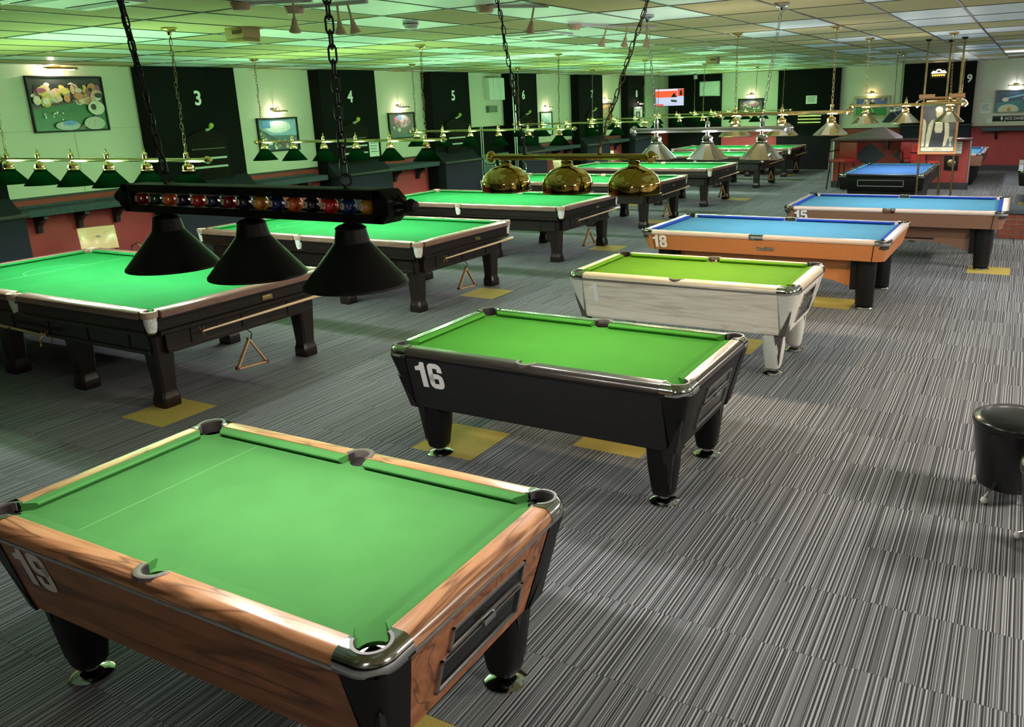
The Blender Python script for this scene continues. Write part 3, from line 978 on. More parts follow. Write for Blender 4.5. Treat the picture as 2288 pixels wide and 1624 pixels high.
    for sy in (1, -1):
        def sidefn(b):
            b.loft([[(-bx + 0.02, -by, z0), (bx - 0.02, -by, z0), (bx - 0.02, -by + 0.012, z0), (-bx + 0.02, -by + 0.012, z0)], [(-tx + cw, -ty, z1), (tx - cw, -ty, z1), (tx - cw, -ty + 0.012, z1), (-tx + cw, -ty + 0.012, z1)]])
        P('side_panel', K + 'sp', sidefn, panelm, t, rot=(0, 0, 0 if sy < 0 else PI), smooth=0)
        def endfn(b):
            b.loft([[(bx, -by + 0.13, z0), (bx, by - 0.13, z0), (bx - 0.012, by - 0.13, z0), (bx - 0.012, -by + 0.13, z0)], [(tx, -ty + cw, z1), (tx, ty - cw, z1), (tx - 0.012, ty - cw, z1), (tx - 0.012, -ty + cw, z1)]])
        ep = P('end_panel', K + 'ep', endfn, panelm, t, rot=(0, 0, 0 if sy > 0 else PI), smooth=0)
        if sy > 0:
            def onend(y, z, off):
                f = (z - z0) / (z1 - z0)
                return (bx + (tx - bx) * f + off, y, z)
            def frame(ya, yb, za, zb_, w, off):
                def fn(b):
                    for (p, qq, r_, s_) in ((ya, yb, zb_ - w, zb_), (ya, yb, za, za + w), (ya, ya + w, za, zb_), (yb - w, yb, za, zb_)):
                        b.add([onend(p, r_, 0), onend(qq, r_, 0), onend(qq, s_, 0), onend(p, s_, 0), onend(p, r_, off), onend(qq, r_, off), onend(qq, s_, off), onend(p, s_, off)],
                              [(0, 3, 2, 1), (4, 5, 6, 7), (0, 1, 5, 4), (1, 2, 6, 5), (2, 3, 7, 6), (3, 0, 4, 7)])
                return fn
            def glass(ya, yb, za, zb_):
                return lambda b: b.add([onend(ya, za, 0.002), onend(yb, za, 0.002), onend(yb, zb_, 0.002), onend(ya, zb_, 0.002)], [(0, 1, 2, 3)])
            pf = P('ball_window_frame', K + 'f1', frame(-0.20, 0.25, 0.57, 0.665, 0.012, 0.010), STEEL, t, smooth=0)
            P('ball_window', K + 'g1', glass(-0.19, 0.24, 0.58, 0.655), mat('window_dark', (0.004, 0.004, 0.004), 0.08), pf, smooth=0)
            pf = P('coin_door_frame', K + 'f2', frame(-0.24, 0.26, 0.425, 0.56, 0.012, 0.012), STEEL, t, smooth=0)
            P('coin_door', K + 'g2', glass(-0.23, 0.25, 0.435, 0.55), MATS['window_dark'], pf, smooth=0)
            P('coin_slide', K + 'cs', lambda b: b.box(tx - 0.06, tx - 0.015, -0.02, 0.05, 0.555, 0.58), CHROME, t, bevel=0.004)
    def corner(b):
        def cr(hx, hy, z, w1, w2):
            r_ = 0.05
            return [(hx - w1, hy, z)] + [(x, y, z) for x, y in arc(hx - r_, hy - r_, r_, PI / 2, 0, 5)] + [(hx, hy - w2, z), (hx - 0.03, hy - w2, z), (hx - w1, hy - 0.03, z)]
        b.loft([cr(bx + 0.004, by + 0.004, z0 - 0.004, 0.03, 0.13), cr(tx + 0.004, ty + 0.004, z1, cw, cw)])
    def inlay(b):
        def f(z, dx_, dy_):
            u_ = (z - z0) / (z1 - z0)
            return Vector((bx + (tx - bx) * u_ + dx_, by + (ty - by) * u_ + dy_, z))
        ap = f(0.60, -0.004, -0.004)
        l, c_, r_ = f(z0 - 0.006, -0.055, 0.012), f(z0 - 0.006, 0.004, 0.004), f(z0 - 0.006, 0.012, -0.115)
        b.add([ap, l, c_, r_, f(z0 - 0.006, -0.04, -0.04)], [(0, 1, 2), (0, 2, 3), (0, 3, 4), (0, 4, 1), (1, 4, 3, 2)])
    for k, (sx, sy) in enumerate(((1, 1), (-1, 1), (-1, -1), (1, -1))):
        b_ = lambda b, sx=sx, sy=sy: (corner(b), b.xf(lambda x, y, z: (sx * x, sy * y, z)))
        i_ = lambda b, sx=sx, sy=sy: (inlay(b), b.xf(lambda x, y, z: (sx * x, sy * y, z)))
        co = P('corner_post', K + 'co%d' % k, b_, cornerm, t, smooth=40)
        P('corner_inlay', K + 'in%d' % k, i_, inlaym, co, smooth=0)
    # legs
    def legfn(b):
        rings = []
        for hw, z in ((0.058, 0.055), (0.066, 0.075), (0.085, 0.22), (0.098, 0.40)):
            rings.append([(hw * math.copysign(abs(math.cos(x)) ** 0.6, math.cos(x)), hw * math.copysign(abs(math.sin(x)) ** 0.6, math.sin(x)), z) for x in [2 * PI * i / 20 for i in range(20)]])
        b.loft(rings)
    def footfn(b):
        b.lathe([(0.085, 0.0), (0.088, 0.006), (0.070, 0.018), (0.03, 0.028), (0.028, 0.06)], 20)
    def leginlay(b):
        b.add([(0.020, 0.101, 0.366), (0.089, 0.089, 0.366), (0.102, -0.055, 0.366), (0.060, 0.060, 0.085), (0.05, 0.05, 0.366)], [(0, 1, 3), (1, 2, 3), (0, 3, 4), (2, 4, 3), (0, 4, 2, 1)])
    for sx in (1, -1):
        for sy in (1, -1):
            lg = P('leg', K + 'leg', legfn, legm or cornerm, t, (sx * (a - 0.13), sy * (q - 0.12), 0), smooth=40)
            P('foot', 'pubfoot', footfn, CHROME, lg, smooth=40)
            P('leg_inlay', K + 'lin%d%d' % (sx, sy), lambda b: (leginlay(b), b.xf(lambda x_, y_, z_: (sx * x_, sy * y_, z_))), inlaym, lg, smooth=0)
    # number on the long side facing the front, near its left end
    if num:
        f = 0.42
        sl = math.atan2(ty - by, z1 - z0)
        number(t, num, 0.185, (-tx + cw + 0.045, -by - (ty - by) * (0.530 - z0) / (z1 - z0) - 0.003, 0.530), (PI / 2 + sl, 0, 0), numm)
    return t

pub_table(-3.350, 1.429, 0.014, 1.867, 0.972, 'brown wood pool table numbered 19 with green cloth in the foreground', 'p19', C19, W19, W19B, BLACKP, W16, '19', NUMG, line=True)
pub_table(-3.397, 3.904, -0.002, 1.895, 0.979, 'black pool table numbered 16 with bright green cloth', 'p16', C16, W16R, W16, BLACKP, W16, '16', NUMW, trim=BLACKP)
pub_table(-3.439, 6.429, 0.007, 1.895, 0.979, 'whitewashed oak pool table with lime green cloth', 'p17', C17, W17R, W17, GREY17, DGREY17, '1', NUMW)

# ------------------------------------------------------------------ larger pool tables with blue cloth
def big_table(x0, y0, rz, L, W, label, key, bedm, cushm, railm, apronm, num=None, zt=0.78, style='sam', swap=False, logo=None):
    c, s = math.cos(rz), math.sin(rz)
    cx, cy = x0 + c * L / 2 - s * W / 2, y0 + s * L / 2 + c * W / 2
    t = thing('pool_table', (cx, cy, 0), rz + (PI / 2 if swap else 0), label, 'pool table', 'blue cloth pool tables')
    if swap:
        L, W = W, L
    a, q = L / 2, W / 2
    ov = 0.085
    A, Q = a + ov, q + ov
    K = key
    zb = zt - 0.036
    P('bed', K + 'bed', lambda b: b.prism(bed_outline(a + 0.005, q + 0.005, 0.07, 0.065, 0.03), zb - 0.03, zb), bedm, t, smooth=0)
    cl = a - 0.16
    for sy in (1, -1):
        for sx in (1, -1):
            xs = 0.075 if sx * sy > 0 else 0.075 + cl
            P('cushion', K + 'cl%d' % (1 if sx * sy > 0 else 0), cushion_fn(cl, 0.02 if sx * sy > 0 else 0.05, 0.05 if sx * sy > 0 else 0.02, zt), cushm, t, (sx * xs, sy * (q + 0.008), 0), (0, 0, 0 if sy > 0 else PI))
    ce = 2 * (q - 0.085)
    for sx in (1, -1):
        P('cushion', K + 'ce', cushion_fn(ce, 0.05, 0.05, zt), cushm, t, (sx * (a + 0.008), sx * ce / 2, 0), (0, 0, -PI / 2 if sx > 0 else PI / 2))
    pr = [(0.006, zt - 0.05), (0.006, zt), (ov - 0.02, zt - 0.001), (ov - 0.004, zt - 0.012), (ov, zt - 0.03), (ov - 0.012, zt - 0.05)]
    pr2 = [(0.06, zt - 0.05), (0.06, zt - 0.004)] + pr[2:]
    def railL(b):
        x1 = a - 0.05
        b.loft([[(-x1, y, z) for y, z in pr], [(-0.07, y, z) for y, z in pr]])
        b.loft([[(0.07, y, z) for y, z in pr], [(x1, y, z) for y, z in pr]])
    for sy in (1, -1):
        P('rail', K + 'rl', railL, railm, t, (0, sy * q, 0), (0, 0, 0 if sy > 0 else PI), smooth=30)
        P('rail', K + 're', lambda b: b.loft([[(-q + 0.05, y, z) for y, z in pr], [(q - 0.05, y, z) for y, z in pr]]), railm, t, (sy * a, 0, 0), (0, 0, -PI / 2 if sy > 0 else PI / 2), smooth=30)
    def liner(b):
        b.cring(0.061, 0.066, -0.05, PI + 0.05, 14, zt - 0.085, zt - 0.004)
        b.prism(arc(0, 0, 0.064, 0, 2 * PI * 0.95, 18), zt - 0.09, zt - 0.083)
    def liner2(b):
        b.cring(0.065, 0.070, -PI * 0.3, PI * 0.8, 16, zt - 0.085, zt - 0.004)
        b.prism(arc(0, 0, 0.068, 0, 2 * PI * 0.95, 18), zt - 0.09, zt - 0.083)
    def mid(b):
        b.prism([(-0.08, ov + 0.003), (-0.08, 0.035)] + arc(0, 0.0, 0.062, PI * 0.86, PI * 0.14, 10) + [(0.08, 0.035), (0.08, ov + 0.003)], zt - 0.055, zt + 0.004)
    def cap(b):
        o_ = [(-0.07, ov + 0.003)] + arc(ov - 0.092, ov - 0.092, 0.095, PI / 2, 0, 8) + [(ov + 0.003, -0.07), (0.055, -0.07)]
        b.prism(o_ + arc(0, 0, 0.068, -PI * 0.26, PI * 0.76, 10) + [(-0.07, 0.055)], zt - 0.055, zt + 0.004)
    for sy in (1, -1):
        m_ = P('middle_casting', K + 'mc', mid, CHROME, t, (0, sy * q, 0), (0, 0, 0 if sy > 0 else PI), bevel=0.006)
        P('pocket_liner', K + 'li', liner, BLACKR, m_, (0, 0.0, 0))
    for k, (sx, sy) in enumerate(((1, 1), (-1, 1), (-1, -1), (1, -1))):
        cp = P('corner_casting', K + 'cap', cap, CHROME, t, (sx * a, sy * q, 0), (0, 0, k * PI / 2), bevel=0.012, smooth=50)
        P('pocket_liner', K + 'li2', liner2, BLACKR, cp)
    if style == 'sam':
        rr = 0.10
        def rrect(hx, hy, z, r_):
            pts = []
            for (ux, uy, a0) in ((1, 1, 0), (-1, 1, PI / 2), (-1, -1, PI), (1, -1, 1.5 * PI)):
                pts += [(x, y, z) for x, y in arc(ux * (hx - r_), uy * (hy - r_), r_, a0, a0 + PI / 2, 6)]
            return pts
        P('apron', K + 'ap', lambda b: b.loft([rrect(A - 0.055, Q - 0.055, 0.55, rr), rrect(A - 0.012, Q - 0.012, zt - 0.055, rr)]), apronm, t, smooth=30)
        for sx in (1, -1):
            for sy in (1, -1):
                def seam(b):
                    b.add([(sx * (A - 0.155), sy * (Q - 0.008), zt - 0.056), (sx * (A - 0.163), sy * (Q - 0.008), zt - 0.056), (sx * (A - 0.183), sy * (Q - 0.052), 0.551), (sx * (A - 0.175), sy * (Q - 0.052), 0.551)], [(0, 1, 2, 3)])
                P('apron_joint', None, seam, BLACKP, t, smooth=0)
        # under-body panels between the legs
        la, lb = a - 0.30, q - 0.22
        def under(b):
            for sy in (1,):
                pts = [(-la, 0.55), (la, 0.55), (la, 0.20), (la - 0.22, 0.27), (la - 0.55, 0.33), (-la + 0.55, 0.33), (-la + 0.22, 0.27), (-la, 0.20)]
                o_ = len(b.v)
                b.loft([[(x, sy * lb, z) for x, z in pts], [(x, sy * (lb - 0.03), z) for x, z in pts]])
        for k_ in (0, 1):
            P('under_panel', K + 'up', under, apronm, t, rot=(0, 0, PI * k_), smooth=0)
        for sy in (1, -1):
            P('drawer_slot', K + 'ds', lambda b: b.box(-0.1, 0.55, -lb - 0.012, -lb + 0.01, 0.355, 0.372), BLACKP, t, rot=(0, 0, 0 if sy < 0 else PI), bevel=0.003)
        def legfn(b):
            b.loft([[(r_ * math.cos(2 * PI * i / 22), r_ * math.sin(2 * PI * i / 22), z) for i in range(22)] for r_, z in ((0.085, 0.03), (0.095, 0.04), (0.11, 0.55))])
            b.box(-0.16, 0.0, -0.03, 0.03, 0.2, 0.55)
        for sx in (1, -1):
            for sy in (1, -1):
                lg = P('leg', K + 'leg', legfn, BLACKP, t, (sx * (a - 0.17), sy * (q - 0.16), 0), (0, 0, 0 if sx > 0 else PI), smooth=40)
                P('foot', 'bigfoot', lambda b: b.lathe([(0.10, 0), (0.103, 0.008), (0.095, 0.02), (0.05, 0.03)], 22), CHROME, lg)
    else:
        bx_, by_ = A - 0.01, Q - 0.01
        P('apron', K + 'ap', lambda b: b.loft([[(-bx_ + 0.03, -by_ + 0.03, 0.48), (bx_ - 0.03, -by_ + 0.03, 0.48), (bx_ - 0.03, by_ - 0.03, 0.48), (-bx_ + 0.03, by_ - 0.03, 0.48)], [(-bx_, -by_, zt - 0.055), (bx_, -by_, zt - 0.055), (bx_, by_, zt - 0.055), (-bx_, by_, zt - 0.055)]]), apronm, t, bevel=0.01)
        P('pedestal', K + 'pd', lambda b: b.loft([[(-bx_ + 0.22, -by_ + 0.2, 0), (bx_ - 0.22, -by_ + 0.2, 0), (bx_ - 0.22, by_ - 0.2, 0), (-bx_ + 0.22, by_ - 0.2, 0)], [(-bx_ + 0.16, -by_ + 0.14, 0.48), (bx_ - 0.16, -by_ + 0.14, 0.48), (bx_ - 0.16, by_ - 0.14, 0.48), (-bx_ + 0.16, by_ - 0.14, 0.48)]]), BLACKP, t, bevel=0.01)
        def ret(b):
            for (y0_, y1_, za, zb_) in ((-0.42, 0.42, 0.665, 0.68), (-0.42, 0.42, 0.555, 0.57), (-0.42, -0.405, 0.555, 0.68), (0.405, 0.42, 0.555, 0.68)):
                b.box(-bx_ - 0.006, -bx_ + 0.03, y0_, y1_, za, zb_)
        P('ball_return_frame', K + 'rf', ret, STEEL, t, smooth=0)
    if num:
        sl = math.atan2(0.043, zt - 0.055 - 0.55)
        number(t, num, 0.155, (-A + 0.155, -Q + 0.030, 0.580), (PI / 2 + sl, 0, 0), NUMW)
    if logo:
        text_mesh('maker_badge', logo, 0.055, CHROME, t, (0.10, -Q + 0.028, 0.63), (PI / 2 + 0.2, 0, 0), bold=0.002, extrude=0.004, label='small chrome lettering badge')
    return t

big_table(-3.856, 9.019, -0.013, 2.658, 1.39, 'orange-brown pool table numbered 18 with pale blue cloth', 'p18', CBLUE, CBLUE_D, W18R, W18, '18', logo='CueSAM')
big_table(-2.816, 11.644, 0.007, 2.639, 1.58, 'dark brown pool table numbered 15 with pale blue cloth', 'p15', CBLUE, CBLUE_D, W18R, W15, '15')
big_table(-3.05, 16.75, 0, 1.40, 2.75, 'black pool table with mid blue cloth in front of the red booth', 'p14', CBLUE_M, CBLUE, MATS['dark_mahogany'], BLACKP, style='black', swap=True)
big_table(-2.35, 22.75, 0, 1.40, 2.75, 'brown pool table with pale blue cloth standing behind the red booth', 'p13', CBLUE, CBLUE_D, W18R, W15, style='black', swap=True)
big_table(0.02, 18.0, 0, 1.40, 2.75, 'black pool table with chrome corner cut off by the right picture edge', 'p12', CBLUE, CBLUE_D, STEEL, BLACKP, style='black', swap=True)

# ------------------------------------------------------------------ hanging lamps
def link_fn(b, l=0.05, w=0.02, r=0.003, seg=5):
    pts = []
    for i in range(5):
        a_ = -PI / 2 + PI * i / 4
        pts.append((w / 2 * math.cos(a_ - PI / 2 + PI / 2) * 1.0, 0, 0))
    pts = [(w / 2 * math.sin(x), 0, (l / 2 - w / 2) + w / 2 * math.cos(x)) for x in (-PI / 2, -PI / 4, 0, PI / 4, PI / 2)]
    pts += [(w / 2 * math.sin(x), 0, -(l / 2 - w / 2) + w / 2 * math.cos(x)) for x in (PI / 2, 3 * PI / 4, PI, 5 * PI / 4, 3 * PI / 2)]
    b.tube(pts, r, seg, True)

def chain(b, p0, p1, l=0.045, w=0.018, r=0.0025, sag=0.0):
    """links from p0 to p1, alternately turned"""
    p0, p1 = Vector(p0), Vector(p1)
    n = max(2, int((p1 - p0).length / (l * 0.8)))
    d = (p1 - p0).normalized()
    ax = d.orthogonal().normalized()
    ay = d.cross(ax)
    for k in range(n):
        c = p0.lerp(p1, (k + 0.5) / n)
        c = c + ax * sag * math.sin(k * 0.9)
        st = len(b.v)
        link_fn(b, l, w, r, 4)
        e1, e2 = (ax, ay) if k % 2 else (ay, -ax)
        b.xf(lambda x, y, z: c + e1 * x + e2 * y + d * z, st)

def rose_fn(b):
    b.lathe([(0.062, 0.0), (0.062, -0.012), (0.050, -0.020), (0.018, -0.030), (0.014, -0.055), (0.006, -0.062)], 16)

def shade_fn(rt, rb, h, seg, th=0.004, lip=0.0):
    """hollow cone: outer skin slot 0, white inner skin slot 1; origin at the rim centre"""
    def fn(b):
        prof = [(rb + lip, 0.0), (rb + lip, 0.006), (rb, 0.010), (rt, h)] if lip else [(rb, 0.0), (rt, h)]
        b.lathe(prof, seg, cap0=False, cap1=True)
        b.lathe([(rb + lip, 0.0), (rb - th, 0.001), (rt - th, h - th)], seg, cap0=False, cap1=True, mi=1)
    return fn

def bar_lamp(name, cx, cy, zrod, half, shades, zrim, label, cat, group, style, chains, power, color, wobble=0.004, up=None, rz=0.0, ztop=None):
    t = thing(name, (cx, cy, 0), rz, label, cat, group)
    spec = {'green': (GREENSH, BRASS, BRASS_D, 0.045, 0.168, 24, 40, 0.017), 'silver': (SILV, CHROME, STEEL, 0.045, 0.178, 12, 0, 0.022), 'brass': (BRASSP, BRASS, BRASS, 0.045, 0.19, 12, 0, 0.022),
            'dome': (GOLD, GOLD, GOLD, 0.05, 0.155, 40, 40, 0.019), 'blue': (BLUESH, STEEL, BLUESH, 0.045, 0.19, 12, 0, 0.02)}[style]
    shm, fitm, rodm, rt, rb, seg, sm, rr = spec
    P('rod', None, lambda b: b.tube([(-half, 0, zrod), (half, 0, zrod)], rr, 12), rodm, t)
    for sx in (-1, 1):
        def fin(b):
            b.lathe([(rr * 1.0, 0), (rr * 1.5, 0.006), (rr * 2.0, 0.022), (rr * 1.7, 0.04), (rr * 0.9, 0.055), (rr * 1.0, 0.062), (rr * 0.3, 0.07)], 14)
            b.xf(lambda x, y, z: (sx * z, y, x))
        P('end_finial', name + style + 'fin%d' % sx, fin, fitm, t, (sx * half, 0, zrod))
    zf = zrod - rr
    hh = zf - zrim
    for sx in shades:
        if style == 'dome':
            def dome(b):
                prof = [(rb + 0.003, 0.0), (rb + 0.003, 0.004), (rb, 0.006), (rb, 0.045)] + [(rb * math.cos(k * PI / 24), 0.045 + 0.118 * math.sin(k * PI / 24)) for k in range(1, 11)] + [(0.036, 0.163), (0.033, 0.176), (0.040, 0.182), (0.026, 0.192)]
                b.lathe(prof, 40, cap0=False, cap1=True)
                b.lathe([(rb, 0.0), (rb - 0.004, 0.001), (rb - 0.004, 0.04), (rb * 0.75, 0.115), (0.03, 0.15)], 32, cap0=False, cap1=True, mi=1)
            sh = P('lamp_shade', 'domeshade', dome, [GOLD, WHITEIN], t, (sx, 0, zrim), smooth=40)
            P('stem', name + 'stem', lambda b: b.lathe([(0.012, 0.18), (0.012, hh + 0.01)], 12), GOLD, sh)
        else:
            hs = hh - (0.075 if style == 'green' else 0.085)
            sh = P('lamp_shade', name + style + 'sh', shade_fn(rt, rb, hs, seg, lip=0.0 if style == 'green' else 0.006), [shm, WHITEIN], t, (sx, 0, zrim), smooth=sm, rot=(0, 0, R(7)))
            def fit_(b):
                n_ = 20
                prof = [(rt + 0.010, hs - 0.004), (rt + 0.012, hs + 0.006), (rt - 0.002, hs + 0.012), (rt - 0.001, hs + 0.03), (rt - 0.006, hs + 0.05), (rt - 0.020, hs + 0.062), (0.016, hs + 0.066), (0.014, hh + 0.004)]
                rings = []
                for k, (r_, z) in enumerate(prof):
                    rings.append([((r_ * (1 + (0.06 if (i % 2 and 2 <= k <= 4) else 0))) * math.cos(2 * PI * i / n_), (r_ * (1 + (0.06 if (i % 2 and 2 <= k <= 4) else 0))) * math.sin(2 * PI * i / n_), z) for i in range(n_)])
                b.loft(rings)
            P('fitter', name + style + 'fit', fit_, fitm, sh, smooth=30)
        P('bulb', 'bulb', lambda b: b.lathe([(0.012, 0.07), (0.022, 0.05), (0.028, 0.025), (0.02, 0.005), (0.004, 0.0)], 12), BULB, sh, (0, 0, 0.045))
        if style in ('green', 'brass', 'silver') :
            P('finial', style + 'finial', lambda b: b.lathe([(0.020, 0.0), (0.020, 0.035), (0.023, 0.04), (0.012, 0.05), (0.006, 0.058), (0.010, 0.066), (0.002, 0.09)], 12), fitm, t, (sx, 0, zrod + rr - 0.002))
        spot(t, (sx, 0, zrim + 0.04), power, color, 154, blend=0.12)
        if style == 'green':
            point(t, (sx, 0, zf - 0.045), UP_SNOOKER, COL_UP, 0.085, 'added_uplight')  # extra point light added at the fitter to lift the ceiling
        elif style in ('silver', 'brass'):
            point(t, (sx, 0, zf - 0.045), 19.0, (1.0, 0.98, 0.92), 0.085, 'added_uplight')  # neutral uplight added here to brighten the right-hand ceiling
    for k, (xa, xt, dyt) in enumerate(chains):
        zt_ = zc(cy) if ztop is None else ztop
        if style in ('green', 'blue'):
            def cf(b):
                p0, p1 = Vector((xa, 0, zrod + 0.05)), Vector((xt, dyt, zt_ - 0.05))
                chain(b, p0, p1, 0.05, 0.020, 0.0026, 0.006)
                b.tube([p0.lerp(p1, i / 24) + Vector((0.010 * math.sin(i * 1.3), 0.010 * math.cos(i * 1.3), 0)) for i in range(25)], 0.0028, 5)
            P('chain', None, cf, CHAINB, t)
        elif style == 'dome':
            def cf(b):
                p0, p1 = Vector((xa, 0, zrod + 0.05)), Vector((xt, dyt, zt_ - 0.02))
                chain(b, p0, p1, 0.055, 0.022, 0.003, 0.004)
                b.tube([p0.lerp(p1, i / 24) + Vector((0.008 * math.sin(i * 1.1), 0.012 * math.cos(i * 0.9), 0)) for i in range(25)], 0.004, 5)
                b.lathe([(0.014, zrod + 0.02), (0.014, zrod + 0.055), (0.006, zrod + 0.07)], 10, c=(xa, 0, 0))
            P('chain', None, cf, CHAINM if k == 0 else CHAINB, t)
        else:
            def cf(b):
                p0, p1 = Vector((xa, 0, zrod + 0.09)), Vector((xt, dyt, zt_ - 0.05))
                chain(b, p0, p1, 0.055, 0.022, 0.003)
                b.lathe([(0.02, 0.0), (0.02, 0.075), (0.008, 0.08), (0.006, 0.1)], 12, c=(xa, 0, zrod + 0.01))
            P('chain', None, cf, STEEL if style == 'silver' else BRASS_D, t)
        P('ceiling_rose', 'rose' + style, rose_fn, CHROME if style == 'silver' else BRASS, t, (xt, dyt, zt_ - 0.004))
    return t

shx = [-1.455 + 0.555 * k for k in range(6)]
for i, (x, y) in enumerate(SN):
    cx, cy = x + 3.692 / 2, y + 0.934
    bar_lamp('snooker_lamp', cx, cy, 1.905, 1.56, shx, 1.662, 'brass bar lamp with six green cone shades over the %s' % oname(i), 'lamp', 'six-shade lamps over the snooker tables', 'green',
             [(shx[0], shx[0] + 0.02, 0.0), (shx[5], shx[5] + 0.03, 0.0)], POW_SNOOKER, COL_SNOOKER)
# brass domes over table 16
bar_lamp('dome_lamp', -2.42, 4.40, 1.945, 0.525, [-0.445, 0, 0.445], 1.732, 'polished brass bar lamp with three mirror domes over pool table 16', 'lamp', 'bar lamps over the pool tables', 'dome',
         [(-0.30, -0.42, -0.05), (0.22, 0.62, -0.05)], 36, COL_NEUTRAL)
bar_lamp('nickel_lamp', -2.41, 6.92, 2.005, 0.665, [-0.475, 0, 0.475], 1.755, 'silver bar lamp with three panelled metal cones over the whitewashed pool table', 'lamp', 'bar lamps over the pool tables', 'silver',
         [(-0.475, -0.56, 0.0), (0.475, 0.60, 0.0)], 58, COL_WARM)
bar_lamp('brass_cone_lamp', -2.49, 9.72, 2.075, 0.715, [-0.555, 0, 0.555], 1.825, 'pale brass bar lamp with three panelled cones over the orange-brown pool table', 'lamp', 'bar lamps over the pool tables', 'brass',
         [(-0.555, -0.55, 0.0), (0.555, 0.56, 0.0)], 46, COL_COOL)
bar_lamp('brass_cone_lamp', -1.49, 12.45, 2.10, 0.69, [-0.53, 0.0, 0.55], 1.86, 'pale brass bar lamp with three panelled cones over the dark brown pool table', 'lamp', 'bar lamps over the pool tables', 'brass',
         [(-0.53, -0.53, 0.0), (0.55, 0.52, 0.0)], 46, COL_COOL)
bar_lamp('blue_cone_lamp', -2.33, 18.1, 2.02, 0.75, [-0.6, 0, 0.6], 1.72, 'blue-grey cone lamp over the black pool table by the booth', 'lamp', 'bar lamps over the pool tables', 'blue',
         [(-0.45, -0.45, 0.0), (0.45, 0.45, 0.0)], 46, COL_COOL, rz=PI / 2)
bar_lamp('brass_cone_lamp', -1.60, 24.1, 2.15, 0.75, [-0.6, 0, 0.6], 1.90, 'far brass cone lamp seen end-on behind the framed portrait', 'lamp', 'bar lamps over the pool tables', 'brass',
         [(-0.6, -0.6, 0.0), (0.6, 0.6, 0.0)], 50, COL_COOL, rz=PI / 2)
bar_lamp('brass_cone_lamp', 0.72, 19.4, 2.10, 0.75, [-0.6, 0, 0.6], 1.86, 'brass cone lamp over the pool table beyond the right edge', 'lamp', 'bar lamps over the pool tables', 'brass',
         [(-0.6, -0.6, 0.0), (0.6, 0.6, 0.0)], 60, COL_COOL, rz=PI / 2)

# black ball-rack lamp over table 19
L19 = thing('ball_rack_lamp', (-2.40, 2.0, 0), 0, 'black hanging lamp with three cone shades and a rack of pool balls', 'lamp', 'bar lamps over the pool tables')
hx, zl, zh = 0.655, 1.902, 2.008
def rackfn(b):
    yw = 0.042
    b.box(-hx, hx, -yw, yw, zh - 0.022, zh)
    b.box(-hx, hx, -yw, yw, zl, zl + 0.020)
    for sy in (-1, 1):
        b.box(-hx, hx, sy * yw - 0.004, sy * yw + 0.004, zh - 0.030, zh)
        b.box(-hx, hx, sy * yw - 0.004, sy * yw + 0.004, zl, zl + 0.028)
    for sx in (-1, 1):
        pts = [(sx * hx * 0.945, zl), (sx * hx, zl), (sx * (hx + 0.03), zl + 0.03), (sx * (hx + 0.03), zh - 0.03), (sx * hx, zh), (sx * hx * 0.945, zh)]
        b.loft([[(x, -yw - 0.004, z) for x, z in pts], [(x, yw + 0.004, z) for x, z in pts]])
P('rack_frame', None, rackfn, BLACKSH, L19, bevel=0.003)
for sx in (-1, 1):
    def knob(b):
        b.lathe([(0.008, -0.03), (0.008, 0.03), (0.018, 0.036), (0.026, 0.052), (0.018, 0.072), (0.004, 0.078)], 14)
        b.xf(lambda x, y, z: (sx * z, y, x))
        for sz in (-1, 1):
            b.tube([(sx * -0.04, 0.03, sz * 0.045), (sx * 0.03, 0.0, sz * 0.012)], 0.005, 5)
            b.tube([(sx * -0.04, -0.03, sz * 0.045), (sx * 0.03, 0.0, sz * 0.012)], 0.005, 5)
    P('end_knob', None, knob, BLACKSH, L19, (sx * (hx + 0.03), 0, 1.955))
bc = [(0.20, 0.012, 0.014), (0.010, 0.05, 0.03), (0.62, 0.12, 0.02), (0.022, 0.008, 0.035), (0.48, 0.03, 0.02), (0.010, 0.030, 0.05), (0.20, 0.010, 0.018), (0.010, 0.014, 0.03),
      (0.55, 0.26, 0.025), (0.012, 0.025, 0.12), (0.60, 0.12, 0.02), (0.012, 0.010, 0.02), (0.50, 0.022, 0.02), (0.012, 0.035, 0.13), (0.55, 0.27, 0.025)]
